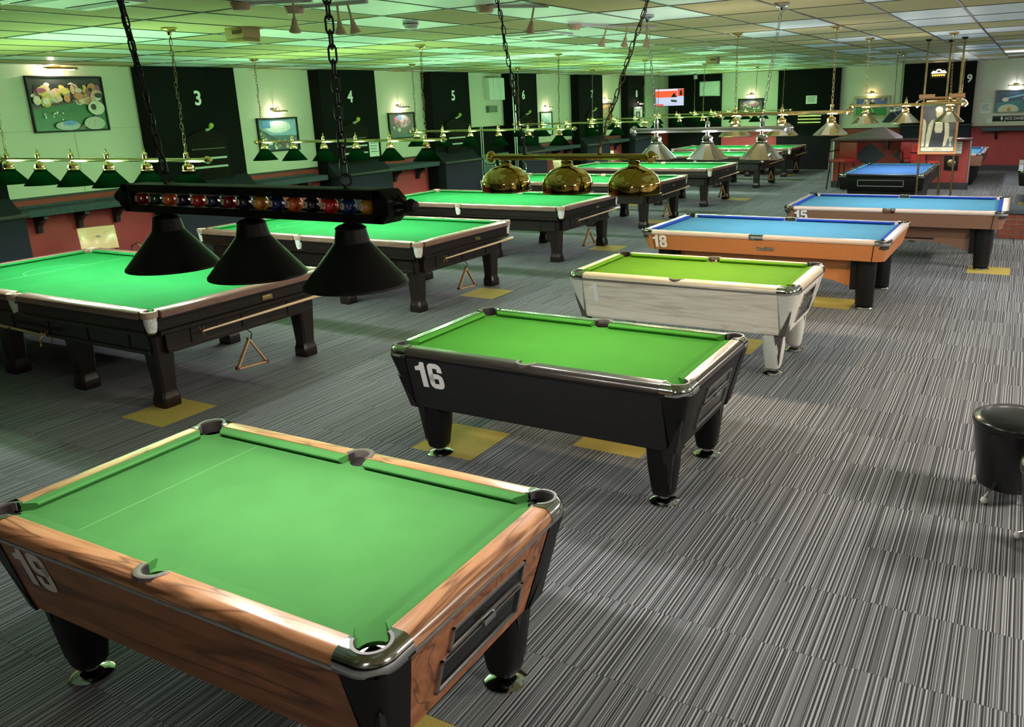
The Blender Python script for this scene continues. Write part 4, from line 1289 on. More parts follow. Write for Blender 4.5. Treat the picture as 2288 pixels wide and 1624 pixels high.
for k in range(15):
    x = -0.583 + 0.0824 * k
    striped = k < 7
    m_ = mat('ball_paint_%d' % k, bc[k], 0.12, var=0.02, coat=0.5)
    cream = mat('ball_cream', (0.62, 0.55, 0.38), 0.15, var=0.02)
    def ballfn(b, striped=striped):
        n_ = 12
        r_ = 0.0285
        for i in range(n_):
            a0, a1 = -PI / 2 + PI * i / n_, -PI / 2 + PI * (i + 1) / n_
            lat = abs((a0 + a1) / 2)
            b.lathe([(max(r_ * math.cos(a0), 1e-4), r_ * math.sin(a0)), (max(r_ * math.cos(a1), 1e-4), r_ * math.sin(a1))], 20, cap0=False, cap1=False, mi=1 if (striped and lat > 0.75) else 0)
        st = len(b.v)
        b.xf(lambda X, Y, Z: (X, Z, Y) if False else (X, Y, Z))
    bl = P('pool_ball', None, ballfn, [m_, cream], L19, (x, -0.012, zl + 0.020 + 0.0285), smooth=60, label='painted pool ball')
    def spotfn(b):
        d = Vector((0.25, -0.93, 0.12)).normalized() if False else Vector((-0.15, -0.97, 0.1)).normalized()
        u_ = d.orthogonal().normalized()
        w_ = d.cross(u_)
        ring_ = [d * 0.0266 + (u_ * math.cos(2 * PI * i / 16) + w_ * math.sin(2 * PI * i / 16)) * 0.0115 for i in range(16)]
        b.add([d * 0.0293] + ring_, [(0, i + 1, (i + 1) % 16 + 1) for i in range(16)])
    P('number_spot', 'ballspot', spotfn, cream, bl)
    text_mesh('ball_number', str(15 - k), 0.013, BLACKP, bl, (-0.0044, -0.0287, 0.0032), (PI / 2, 0, R(-9)), extrude=0.0003)
for sx in (-0.475, 0.0, 0.475):
    hs = 0.155
    sh = P('lamp_shade', 'blk_sh', shade_fn(0.056, 0.172, 0.150, 36, lip=0.003), [BLACKSH, WHITEIN], L19, (sx, 0, 1.685), smooth=40)
    P('fitter', 'blk_fit', lambda b: b.lathe([(0.060, 0.146), (0.058, 0.152), (0.050, 0.190), (0.052, 0.194), (0.040, 0.203), (0.022, 0.208), (0.020, 0.220)], 28), BLACKSH, sh, smooth=30)
    P('bulb', 'bulb', lambda b: None, BULB, sh, (0, 0, 0.045))
    spot(L19, (sx, 0, 1.73), 48, COL_NEUTRAL, 154, blend=0.12)
for xa, xt, dyt in ((-0.44, -0.60, 0.02), (0.475, 0.475, 0.0)):
    ch = node('chain', L19)
    p0, p1 = Vector((xa, 0, zh + 0.045)), Vector((xt, dyt, zc(2.0) - 0.02))
    n_ = int((p1 - p0).length / 0.043)
    d = (p1 - p0).normalized()
    q0 = d.to_track_quat('Z', 'X')
    for k in range(n_):
        o = P('chain_link', 'biglink', lambda b: link_fn(b, 0.056, 0.024, 0.0036, 6), CHAINM, ch, p0.lerp(p1, (k + 0.5) / n_))
        o.rotation_mode = 'QUATERNION'
        from mathutils import Quaternion
        o.rotation_quaternion = q0 @ Quaternion((0, 0, 1), PI / 2 * (k % 2) + R(25))
    P('hanging_ring', 'bigring', lambda b: b.tube([(0.019 * math.cos(2 * PI * i / 18), 0, 0.019 * math.sin(2 * PI * i / 18)) for i in range(18)], 0.004, 6, True), CHAINM, L19, (xa, 0, zh + 0.026), (0, 0, R(35)))
    P('ring_bolt', 'bigbolt', lambda b: b.lathe([(0.010, 0), (0.010, 0.010), (0.005, 0.012)], 10), CHAINM, L19, (xa, 0, zh - 0.001))
    if xt < xa:
        P('cable', None, lambda b: b.tube([p0.lerp(p1, i / 30) + Vector((0.014 * math.sin(i * 0.7), 0.012 * math.cos(i * 0.8), 0)) for i in range(31)], 0.0045, 6), BLACKP, L19)

# ------------------------------------------------------------------ pictures, notices and wall fittings
def flat(parent, name, w, h, base, shapes, mats_base):
    """flat print: background plus coloured patches, in a 0..1 frame, facing +x local -> built in the yz plane"""
    mats = [mats_base]
    b = B()
    b.add([(0, 0, 0), (w, 0, 0), (w, 0, h), (0, 0, h)], [(0, 1, 2, 3)])
    idx = {}
    for k, (poly, colr) in enumerate(shapes):
        nm = 'print_%02d_%02d_%02d' % tuple(int(min(c, 1) * 99) for c in colr)
        if nm not in idx:
            idx[nm] = len(mats)
            mats.append(mat(nm, colr, 0.35, var=0.12, scale=25))
        dy = -0.0004 * (k + 1)
        pts = [(min(max(x, 0), 1) * w, dy, min(max(z, 0), 1) * h) for x, z in poly]
        b.add(pts, [tuple(range(len(pts)))], idx[nm])
    me = b.mesh(name, mats, smooth=0)
    o = bpy.data.objects.new(name, me)
    COL.objects.link(o)
    o.parent = parent
    return o

def ell(cx, cy, rx, ry, n=14):
    return [(cx + rx * math.cos(2 * PI * i / n), cy + ry * math.sin(2 * PI * i / n)) for i in range(n)]

def picture(name, loc, rz, w, h, label, shapes, basecol, frame_m, fw=0.03, light=None, lw=0.30, power=3.0, lcol=(1, 0.86, 0.62), tilt=0.0, cat='picture', mount=None, lside=0.0):
    """picture hung on a wall; local x runs along the wall, -y faces the room; loc is the centre"""
    t = thing(name, loc, rz, label, cat, 'framed pictures')
    def fr(b):
        for (x0, x1, z0, z1) in ((-w / 2, w / 2, h / 2 - fw, h / 2), (-w / 2, w / 2, -h / 2, -h / 2 + fw), (-w / 2, -w / 2 + fw, -h / 2 + fw, h / 2 - fw), (w / 2 - fw, w / 2, -h / 2 + fw, h / 2 - fw)):
            b.box(x0, x1, -0.04, -0.002, z0, z1)
    P('frame', None, fr, frame_m, t, bevel=0.003)
    pr = flat(t, 'print', w - 2 * fw, h - 2 * fw, None, shapes, mat(name + 'bg%d' % int(abs(hash(label)) % 9999), basecol, 0.3, var=0.15, scale=8))
    pr.location = (-w / 2 + fw, -0.022, -h / 2 + fw)
    if light:
        lx, lz = light
        lt = thing('picture_light', (0, 0, 0), 0, 'glowing picture light above the ' + ' '.join(label.replace('framed ', '').split()[:11]), 'picture light', 'picture lights')
        lt.location = loc
        lt.rotation_euler = (0, 0, rz)
        P('wall_plate', None, lambda b: b.box(lx - 0.06, lx + 0.06, -0.02, -0.002, lz + 0.02, lz + 0.06), BRASS, lt, bevel=0.004)
        P('arm', None, lambda b: b.tube([(lx, -0.015, lz + 0.04), (lx, -0.05, lz + 0.09), (lx, -0.11, lz + 0.085), (lx, -0.15, lz + 0.02)], 0.006, 6), BRASS, lt)
        def hood(b):
            rings = []
            for xx in (lx - lw / 2, lx + lw / 2):
                rings.append([(xx, -0.15 + 0.028 * math.cos(a_), lz + 0.0 + 0.028 * math.sin(a_)) for a_ in [R(-20 + 200 * i / 8) for i in range(9)]])
            b.loft(rings, False, False, closed=False)
            b.loft([[(x, y + 0.0, z - 0.002) for x, y, z in r_] for r_ in rings], False, False, closed=False)
        P('hood', None, hood, BRASS, lt)
        P('tube_bulb', None, lambda b: b.tube([(lx - lw / 2 + 0.03, -0.148, lz), (lx + lw / 2 - 0.03, -0.148, lz)], 0.010, 8), mat('warm_tube', (1, 1, 1), 0.4, emit=lcol, estr=18), lt)
        point(lt, (lx + lside, -0.10, lz - 0.02), power, lcol, 0.025)
    return t

WX = X_L  # left wall plane; local x -> +Y after turning by 90 degrees
RZL = PI / 2
gcol = [(0.62, 0.45, 0.36), (0.55, 0.22, 0.09), (0.72, 0.66, 0.50), (0.60, 0.34, 0.26), (0.70, 0.60, 0.52), (0.35, 0.08, 0.20), (0.60, 0.46, 0.10)]
rnd = random.Random(3)
sh1 = [([(0, 0), (1, 0), (1, 0.42), (0.55, 0.52), (0, 0.40)], (0.03, 0.15, 0.05)), ([(0, 0.40), (0.55, 0.52), (1, 0.42), (1, 0.45), (0.55, 0.55), (0, 0.43)], (0.10, 0.05, 0.03))]
for k in range(70):
    cx_, cz_ = rnd.uniform(0.05, 0.95), rnd.uniform(0.54, 0.84)
    sh1.append((ell(cx_, cz_, rnd.uniform(0.03, 0.075), rnd.uniform(0.04, 0.11), 8), rnd.choice(gcol + [(0.02, 0.02, 0.025)])))
for k in range(10):
    sh1.append((ell(rnd.uniform(0.10, 0.40), rnd.uniform(0.18, 0.36), 0.011, 0.015, 8), (0.7, 0.7, 0.66)))
sh1 += [([(0.55, 0.02), (0.62, 0.02), (0.98, 0.36), (0.96, 0.40)], (0.12, 0.08, 0.06)), (ell(0.80, 0.12, 0.15, 0.13), (0.45, 0.44, 0.38)), (ell(0.42, 0.09, 0.17, 0.09), (0.40, 0.42, 0.42)), (ell(0.45, 0.14, 0.10, 0.05), (0.10, 0.24, 0.62)), (ell(0.86, 0.42, 0.12, 0.14), (0.60, 0.57, 0.48)), (ell(0.82, 0.44, 0.04, 0.06), (0.02, 0.02, 0.02))]
picture('framed_print', (WX, 6.66, 2.48), RZL, 1.02, 0.715, 'large black framed print of figures round a green table hanging left of pillar three', sh1, (0.03, 0.035, 0.035), BLACKP, 0.022, light=(-0.09, 0.44), lw=0.42, power=8.0, lside=-0.08)
sh2 = [([(0, 0.45), (1, 0.42), (1, 1), (0, 1)], (0.22, 0.40, 0.55)), (ell(0.5, 0.75, 0.35, 0.2), (0.62, 0.70, 0.72)), ([(0, 0.72), (0.3, 0.72), (0.3, 1), (0, 1)], (0.08, 0.25, 0.55)), ([(0, 0.42), (1, 0.38), (1, 0.45), (0, 0.5)], (0.05, 0.12, 0.16)), ([(0, 0.62), (0.6, 0.1), (0.7, 0.1), (0, 0.74)], (0.04, 0.05, 0.06))]
for k in range(24):
    sh2.append((ell(rnd.uniform(0.03, 0.97), rnd.uniform(0.03, 0.38), rnd.uniform(0.02, 0.06), rnd.uniform(0.02, 0.07), 7), rnd.choice([(0.5, 0.48, 0.45), (0.08, 0.07, 0.07), (0.35, 0.2, 0.15), (0.6, 0.6, 0.58)])))
picture('framed_print', (WX, 10.18, 1.93), RZL, 0.88, 0.56, 'dark framed seaside print on the wall between pillars three and four', sh2, (0.06, 0.10, 0.12), BLACKP, 0.03, light=(-0.03, 0.37), lw=0.30, power=5.0)
def pink(n, seed):
    r2 = random.Random(seed)
    s_ = [(ell(0.5, 0.68, 0.36, 0.28), (0.50, 0.16, 0.30)), (ell(0.55, 0.80, 0.2, 0.15), (0.62, 0.45, 0.60)), (ell(0.42, 0.86, 0.08, 0.12), (0.15, 0.25, 0.60))]
    for k in range(n):
        s_.append((ell(r2.uniform(0.06, 0.94), r2.uniform(0.12, 0.72), r2.uniform(0.03, 0.08), r2.uniform(0.04, 0.12), 8), r2.choice([(0.55, 0.5, 0.45), (0.05, 0.04, 0.04), (0.22, 0.10, 0.07), (0.5, 0.12, 0.28), (0.6, 0.6, 0.55)])))
    s_.append(([(0.3, 0), (1, 0), (1, 0.16), (0.3, 0.1)], (0.02, 0.10, 0.07)))
    return s_
picture('framed_print', (WX, 13.45, 1.96), RZL, 0.83, 0.52, 'black framed pink toned print between pillars four and five', pink(22, 5), (0.05, 0.04, 0.04), BLACKP, 0.028, light=(-0.05, 0.35), lw=0.30, power=5.0)
def glowp(seed, cols):
    r2 = random.Random(seed)
    return [(ell(r2.uniform(0.1, 0.9), r2.uniform(0.08, 0.92), r2.uniform(0.04, 0.12), r2.uniform(0.05, 0.14), 8), r2.choice(cols)) for k in range(20)]
picture('framed_print', (WX, 19.35, 1.80), RZL, 0.62, 0.62, 'white mounted print with pale blue artwork between pillars six and seven', [([(0.14, 0.16), (0.86, 0.16), (0.86, 0.9), (0.14, 0.9)], (0.35, 0.55, 0.58))] + [(p, c) for p, c in [(ell(0.3 + 0.1 * k, 0.45 + 0.08 * (k % 3), 0.05, 0.13), (0.12, 0.30, 0.36)) for k in range(5)]], (0.7, 0.7, 0.68), BLACKP, 0.03, light=(0.02, 0.40), lw=0.24, power=4.5)
picture('framed_print', (WX, 23.0, 1.92), RZL, 0.75, 0.72, 'warm lit orange print between pillars seven and eight', glowp(8, [(0.55, 0.2, 0.08), (0.6, 0.45, 0.25), (0.2, 0.1, 0.05), (0.2, 0.35, 0.3)]), (0.45, 0.30, 0.16), BLACKP, 0.03, light=(-0.05, 0.45), lw=0.24, power=6.0, lcol=(1.0, 0.74, 0.36))
picture('framed_print', (-10.99, 24.78, 1.80), RZL, 0.62, 0.66, 'pale framed print with dark figure on pillar eight', [([(0.2, 0.15), (0.8, 0.15), (0.8, 0.85), (0.2, 0.85)], (0.05, 0.05, 0.05)), (ell(0.5, 0.6, 0.14, 0.2), (0.5, 0.5, 0.48))], (0.6, 0.6, 0.58), WPLAS, 0.06, light=(0.0, 0.42), lw=0.22, power=3.0, lcol=(1, 0.95, 0.88))
YB = Y_B
picture('framed_print', (-8.06, YB, 2.05), 0, 0.86, 0.44, 'wide dark framed pink print on the back wall', pink(16, 9), (0.04, 0.03, 0.04), BLACKP, 0.05, light=(0.02, 0.33), lw=0.26, power=4.0)
shg = [([(0, 0), (1, 0), (1, 0.42), (0, 0.5)], (0.02, 0.22, 0.05)), ([(0, 0.5), (1, 0.42), (1, 1), (0, 1)], (0.09, 0.11, 0.33)), ([(0.0, 0.62), (1, 0.58), (1, 0.66), (0, 0.70)], (0.4, 0.38, 0.55)), (ell(0.52, 0.62, 0.10, 0.22), (0.02, 0.02, 0.02)), (ell(0.53, 0.86, 0.05, 0.09), (0.5, 0.3, 0.15)), ([(0.48, 0.45), (0.52, 0.45), (0.60, 0.12), (0.57, 0.12)], (0.6, 0.45, 0.2)), (ell(0.56, 0.12, 0.12, 0.06), (0.10, 0.04, 0.03)), (ell(0.85, 0.92, 0.06, 0.07), (0.5, 0.25, 0.12)), (ell(0.32, 0.70, 0.10, 0.16), (0.5, 0.45, 0.4))]
picture('framed_print', (-4.27, YB, 1.89), 0, 1.05, 0.66, 'pale wood framed print of a player at a green table on the back wall', shg, (0.02, 0.15, 0.05), mat('pale_frame', (0.42, 0.36, 0.24), 0.5), 0.075, light=(-0.02, 0.40), lw=0.34, power=3.0, lcol=(1.0, 0.72, 0.32))
shb = [([(0, 0), (1, 0), (1, 0.62), (0, 0.42)], (0.04, 0.20, 0.22)), ([(0.25, 0.60), (1, 0.84), (1, 0.92), (0.25, 0.66)], (0.18, 0.40, 0.52)), (ell(0.26, 0.58, 0.09, 0.10), (0.62, 0.60, 0.45)), (ell(0.36, 0.08, 0.28, 0.28), (0.60, 0.58, 0.42)), (ell(0.38, 0.10, 0.055, 0.11), (0.45, 0.30, 0.08)), (ell(0.80, 0.76, 0.07, 0.09), (0.6, 0.62, 0.6)), (ell(0.84, 0.46, 0.11, 0.13), (0.015, 0.015, 0.015)), (ell(0.80, 0.44, 0.05, 0.06), (0.6, 0.6, 0.58)), (ell(0.78, 0.62, 0.08, 0.06), (0.3, 0.3, 0.4))]
picture('framed_print', (-0.40, YB, 1.95), 0, 1.02, 0.64, 'blue print of white balls on a table at the right of the back wall', shb, (0.03, 0.07, 0.11), mat('grey_frame', (0.22, 0.22, 0.22), 0.5), 0.03, light=(0.0, 0.42), lw=0.40, power=4.0, lcol=(0.95, 0.96, 1.0))

def board(name, loc, rz, w, h, label, m=PAPER, cat='notice', th=0.012, lines=0):
    o = P(name, None, lambda b: b.box(-w / 2, w / 2, -th, 0, -h / 2, h / 2), m, None, loc, (0, 0, rz), smooth=0)
    tag(o, label, cat)
    for k in range(lines):
        P('text_line', None, lambda b: b.box(-w * 0.38, w * (0.38 - 0.06 * (k % 3)), -th - 0.001, -th, h * (0.36 - 0.72 * k / max(1, lines)) - 0.008, h * (0.36 - 0.72 * k / max(1, lines)) + 0.004), mat('ink', (0.06, 0.07, 0.07), 0.7), o, smooth=0)
    return o
board('notice', (-6.06, YB - 0.2, 2.17), 0, 0.34, 0.25, 'upper white notice on the black wall panel by the far corner lamp', lines=5)
board('notice', (-5.98, YB - 0.2, 1.74), 0, 0.26, 0.22, 'lower white notice on the black wall panel', lines=3)
board('notice', (-5.98, YB - 0.2, 1.51), 0, 0.24, 0.18, 'lowest small white notice on the black wall panel', lines=2)
board('notice', (-1.12, YB, 1.77), 0, 0.26, 0.28, 'pale paper notice beside the blue ball print', lines=5)
board('notice', (-11.0 + 0.004, 12.27, 1.57), RZL, 0.27, 0.30, 'white leaflet pinned on pillar four', lines=4)
board('fuse_box', (WX, 16.85, 2.68), RZL, 0.62, 0.50, 'white paper covered cabinet on the wall between pillars five and six', WPLAS, 'cabinet', 0.14)
board('paper_sheet', (WX + 0.141, 16.95, 2.68), RZL, 0.46, 0.50, 'two taped white sheets on the wall cabinet', PAPER, 'paper', 0.006)
board('speaker_box', (WX, 16.75, 2.22), RZL, 0.36, 0.15, 'small green-grey box under the wall cabinet', mat('greygreen_box', (0.13, 0.16, 0.11), 0.6), 'box', 0.08)
board('switch_plate', (-0.98, YB, 1.42), 0, 0.14, 0.14, 'white switch plate left of the street sign', WPLAS, 'switch', 0.02)
wbd = thing('score_board', (-9.42, YB - 0.2, 2.63), 0, 'white score board in metal frame on the black back wall', 'whiteboard')
P('panel', None, lambda b: b.box(-0.33, 0.33, -0.02, 0, -0.22, 0.22), PAPER, wbd, smooth=0)
P('frame', None, lambda b: (b.box(-0.36, 0.36, -0.03, 0, 0.22, 0.24), b.box(-0.36, 0.36, -0.03, 0, -0.24, -0.22), b.box(-0.36, -0.33, -0.03, 0, -0.24, 0.24), b.box(0.33, 0.36, -0.03, 0, -0.24, 0.24)), STEEL, wbd, bevel=0.003)
# street sign
sg = thing('street_sign', (-0.25, YB, 1.47), 0, 'black street sign plate with white lettering on the back wall', 'sign')
P('plate', None, lambda b: b.box(-0.66, 0.66, -0.012, 0, -0.075, 0.075), BLACKP, sg, bevel=0.003)
text_mesh('lettering', '\u2666 JACK DANIELS ROAD', 0.125, NUMW, sg, (0.0, -0.014, 0), (PI / 2, 0, 0), sx=0.68, bold=0.001)
# glowing bar sign
ns = thing('neon_sign', (-2.42, YB - 0.2, 2.78), 0, 'small glowing orange and white bar sign on the black panel', 'neon sign')
P('backplate', None, lambda b: b.box(-0.24, 0.24, -0.03, 0, -0.14, 0.16), BLACKP, ns, bevel=0.01)
NEW = mat('neon_white', (1, 1, 1), 0.4, emit=(1, 0.85, 0.6), estr=6)
NEO = mat('neon_orange', (1, 0.5, 0.1), 0.4, emit=(1, 0.40, 0.05), estr=5)
P('cloud_tubes', None, lambda b: (b.tube([(-0.2, -0.05, 0.02), (-0.16, -0.05, 0.07), (-0.08, -0.05, 0.06), (-0.05, -0.05, 0.11), (0.02, -0.05, 0.12), (0.06, -0.05, 0.07), (0.14, -0.05, 0.08), (0.19, -0.05, 0.02)], 0.014, 6), b.tube([(-0.17, -0.05, 0.03), (0.17, -0.05, 0.03)], 0.012, 6)), NEW, ns)
P('word_tubes', None, lambda b: [b.tube([(-0.18 + 0.06 * k, -0.05, -0.02), (-0.16 + 0.06 * k, -0.05, -0.06), (-0.14 + 0.06 * k, -0.05, -0.02)], 0.012, 6) for k in range(6)], NEO, ns)
# lower glow light belongs to the sign itself
point(ns, (0, -0.12, 0.02), 1.2, (1, 0.45, 0.15), 0.05)

# television hung in the far corner
tv = thing('television', (-10.18, 25.5, 2.39), R(8), 'wall television in the far corner showing a red studio', 'television')
P('casing', None, lambda b: b.box(-0.48, 0.48, 0.0, 0.06, -0.275, 0.275), BLACKP, tv, bevel=0.008)
def scr(name, rect, colr, st, dy):
    x0, x1, z0, z1 = rect
    P(name, None, lambda b: b.add([(x0, dy, z0), (x1, dy, z0), (x1, dy, z1), (x0, dy, z1)], [(0, 1, 2, 3)]), mat('screen_%s' % name, (0.02, 0.02, 0.02), 0.3, emit=colr, estr=st), tv, smooth=0)
scr('screen', (-0.465, 0.465, -0.26, 0.26), (0.55, 0.60, 0.80), 1.1, -0.001)
scr('screen_studio', (-0.465, 0.26, 0.0, 0.225), (0.90, 0.10, 0.03), 1.1, -0.0015)
scr('screen_top_band', (-0.465, 0.26, 0.20, 0.26), (0.9, 0.75, 0.85), 1.0, -0.002)
scr('screen_side_panel', (0.27, 0.465, 0.03, 0.25), (0.75, 0.06, 0.03), 1.0, -0.0015)
scr('screen_banner', (-0.465, -0.20, -0.26, -0.20), (0.85, 0.10, 0.10), 1.0, -0.0015)
P('screen_figure', None, lambda b: b.add([(0.05, -0.002, 0.0), (0.24, -0.002, 0.0), (0.16, -0.002, 0.14), (0.12, -0.002, 0.10)], [(0, 1, 2, 3)]), BLACKP, tv, smooth=0)
P('screen_face', None, lambda b: b.add([(0.33, -0.002, 0.06), (0.41, -0.002, 0.06), (0.40, -0.002, 0.20), (0.35, -0.002, 0.20)], [(0, 1, 2, 3)]), BLACKP, tv, smooth=0)
P('screen_desk', None, lambda b: b.add([(0.06, -0.002, -0.14), (0.24, -0.002, -0.16), (0.24, -0.002, -0.09), (0.04, -0.002, -0.07)], [(0, 1, 2, 3)]), mat('desk_ink', (0.05, 0.06, 0.12), 0.4), tv, smooth=0)
P('wall_bracket', None, lambda b: b.tube([(0, 0.05, 0), (-0.4, 0.35, 0.02), (-0.5, 1.6, 0.05)], 0.03, 8), BLACKP, tv)

# scoreboards and little wall lamps on the pillars
SB = [(3, 8.53), (4, 11.75), (5, 14.95), (6, 17.9), (7, 21.55)]
for n, yc in SB:
    sb = thing('snooker_scoreboard', (-11.0, yc, 1.36), RZL, 'dark wooden snooker scoreboard on the pillar numbered %s' % NW[n], 'scoreboard', 'wooden scoreboards on the pillars')
    w = 0.72
    def body(b):
        b.box(-w / 2, w / 2, -0.035, 0, 0.0, 0.56)
        b.box(-w / 2 - 0.03, w / 2 + 0.03, -0.05, 0, 0.555, 0.60)
        b.box(-w / 2 - 0.03, w / 2 + 0.03, -0.055, 0, -0.03, 0.01)
        b.loft([[(-w / 2, -0.03, 0.60), (w / 2, -0.03, 0.60), (w / 4, -0.03, 0.68), (0, -0.03, 0.71), (-w / 4, -0.03, 0.68)], [(-w / 2, 0, 0.60), (w / 2, 0, 0.60), (w / 4, 0, 0.68), (0, 0, 0.71), (-w / 4, 0, 0.68)]])
    P('cabinet', 'sbody', body, SCOREW, sb, bevel=0.004)
    for k, zz in enumerate((0.14, 0.27)):
        P('scoring_rail', 'srail%d' % k, lambda b: b.box(-0.30, 0.31, -0.042, -0.034, zz, zz + 0.03), mat('pale_score_strip', (0.45, 0.50, 0.45), 0.5, var=0.3, scale=60, stretch=(3, 1, 1)), sb, smooth=0)
    for zz in (0.42,):
        def dots(b):
            for q_ in range(20):
                b.box(-0.29 + q_ * 0.030, -0.277 + q_ * 0.030, -0.038, -0.034, zz, zz + 0.016)
        o = P('score_numbers', 'sdots', dots, mat('score_ink', (0.25, 0.25, 0.22), 0.6), sb, smooth=0)
        o['kind'] = 'stuff'
    wlp = thing('wall_lamp', (-11.0, yc + 0.02, 2.11), RZL, 'small unlit wall lamp with yellow-green bulb on the pillar numbered %s' % NW[n], 'wall lamp', 'bulb lamps above the scoreboards')
    P('holder', 'wlh', lambda b: b.tube([(0, 0, -0.05), (0, -0.05, -0.04), (0.01, -0.09, -0.02)], 0.022, 8), WPLAS, wlp)
    P('bulb', 'wlb', lambda b: b.lathe([(0.015, -0.03), (0.03, 0.0), (0.038, 0.03), (0.028, 0.06), (0.005, 0.068)], 12), mat('lime_bulb', (0.42, 0.55, 0.06), 0.35), wlp, (0.012, -0.11, -0.005), (R(35), 0, 0))

# drinks shelves between the pillars
SHELF = [(5.62, 7.35, 'left of pillar three'), (9.35, 10.95, 'between pillars three and four'), (12.6, 14.25, 'between pillars four and five'), (18.62, 20.7, 'between pillars six and seven'), (22.4, 24.0, 'between pillars seven and eight')]
for y0, y1, wh in SHELF:
    l = y1 - y0
    sf = thing('drinks_shelf', (WX, (y0 + y1) / 2, 1.10), RZL, 'blue-grey speckled drinks shelf on black brackets ' + wh, 'shelf', 'drinks shelves along the left wall')
    def slab(b):
        pts = [(-l / 2, 0), (l / 2, 0), (l / 2, -0.30), (l / 2 - 0.08, -0.36), (-l / 2 + 0.08, -0.36), (-l / 2, -0.30)]
        b.prism(pts, 0.0, 0.085)
        b.loft([[(-l / 2 + 0.02, -0.02, 0.085), (l / 2 - 0.02, -0.02, 0.085), (l / 2 - 0.02, 0, 0.085), (-l / 2 + 0.02, 0, 0.085)], [(-l / 2 + 0.02, -0.02, 0.12), (l / 2 - 0.02, -0.02, 0.12), (l / 2 - 0.02, 0, 0.12), (-l / 2 + 0.02, 0, 0.12)]])
    P('shelf_top', None, slab, SLATE, sf, bevel=0.006)
    nb = 3 if l > 1.7 else 2
    for k in range(nb):
        xx = -l / 2 + l * (k + 0.6) / (nb + 0.2)
        def br(b):
            pts = [(0, 0), (-0.26, 0), (-0.27, -0.05), (-0.16, -0.09), (-0.09, -0.15), (-0.07, -0.24), (0, -0.24)]
            b.loft([[(-0.03, y, z) for y, z in pts], [(0.03, y, z) for y, z in pts]])
        P('bracket', 'shbr', br, BLACKW, sf, (xx, 0, 0), smooth=0)
sf = thing('drinks_shelf', (-0.2, YB, 1.14), 0, 'dark drinks shelf on the back wall under the street sign', 'shelf')
P('shelf_top', None, lambda b: b.box(-0.95, 1.4, -0.34, 0, 0, 0.09), SLATE, sf, bevel=0.008)
P('bracket', None, lambda b: b.loft([[(-0.6, y, z) for y, z in [(0, 0), (-0.26, 0), (-0.16, -0.09), (-0.07, -0.24), (0, -0.24)]], [(-0.54, y, z) for y, z in [(0, 0), (-0.26, 0), (-0.16, -0.09), (-0.07, -0.24), (0, -0.24)]]]), BLACKW, sf, smooth=0)
# small black cupboards low on the back wall bay
bkc = thing('wall_cupboard', (-2.4, YB - 0.2, 0.95), 0, 'black cupboard with ledge low on the panel numbered 9', 'cupboard')
P('carcass', None, lambda b: b.box(-0.95, 0.95, -0.25, 0, 0, 0.36), NAVY, bkc, bevel=0.01)
P('ledge', None, lambda b: b.box(-1.0, 1.0, -0.3, 0, 0.36, 0.40), BLACKW, bkc, bevel=0.008)
bs = thing('snooker_scoreboard', (-5.75, YB - 0.2, 1.36), 0, 'dark slatted scoreboard with brass rails on the black back wall panel', 'scoreboard')
P('cabinet', None, lambda b: b.box(-0.75, 0.35, -0.04, 0, 0, 0.5), SCOREW, bs, bevel=0.004)
for k in range(3):
    P('scoring_rail', None, lambda b: b.box(-0.70, 0.02, -0.052, -0.04, 0.1 + 0.1 * k, 0.135 + 0.1 * k), BRASS_D, bs, smooth=0)

# ------------------------------------------------------------------ portrait on posts, booth, low brick wall
for k, (x, y, where) in enumerate(((-1.41, 13.84, 'left edge of the framed portrait'), (-1.15, 14.45, 'middle of the framed portrait'), (-0.925, 13.84, 'right edge of the framed portrait'))):
    ps = thing('brass_post', (x, y, 0), 0, 'slim brass pole from floor to ceiling at the ' + where, 'pole', 'brass poles by the portrait')
    P('pole', 'postp', lambda b: b.lathe([(0.015, 0.0), (0.015, 3.0)], 12), mat('dark_brass_pole', (0.22, 0.15, 0.07), 0.3, 1.0, var=0.2), ps)
    P('ceiling_flange', 'postf', lambda b: b.lathe([(0.03, 2.985), (0.05, zc(14)), (0.03, zc(14) + 0.003)], 12), BLACKP, ps)
    P('floor_flange', 'postg', lambda b: b.lathe([(0.06, 0.0), (0.06, 0.012), (0.03, 0.03)], 12), BRASS_D, ps)
PT = [(0.02, 0.02), (0.98, 0.02), (0.98, 0.10), (0.02, 0.10)]
cream_ = (0.66, 0.58, 0.38)
dk = (0.035, 0.035, 0.037)
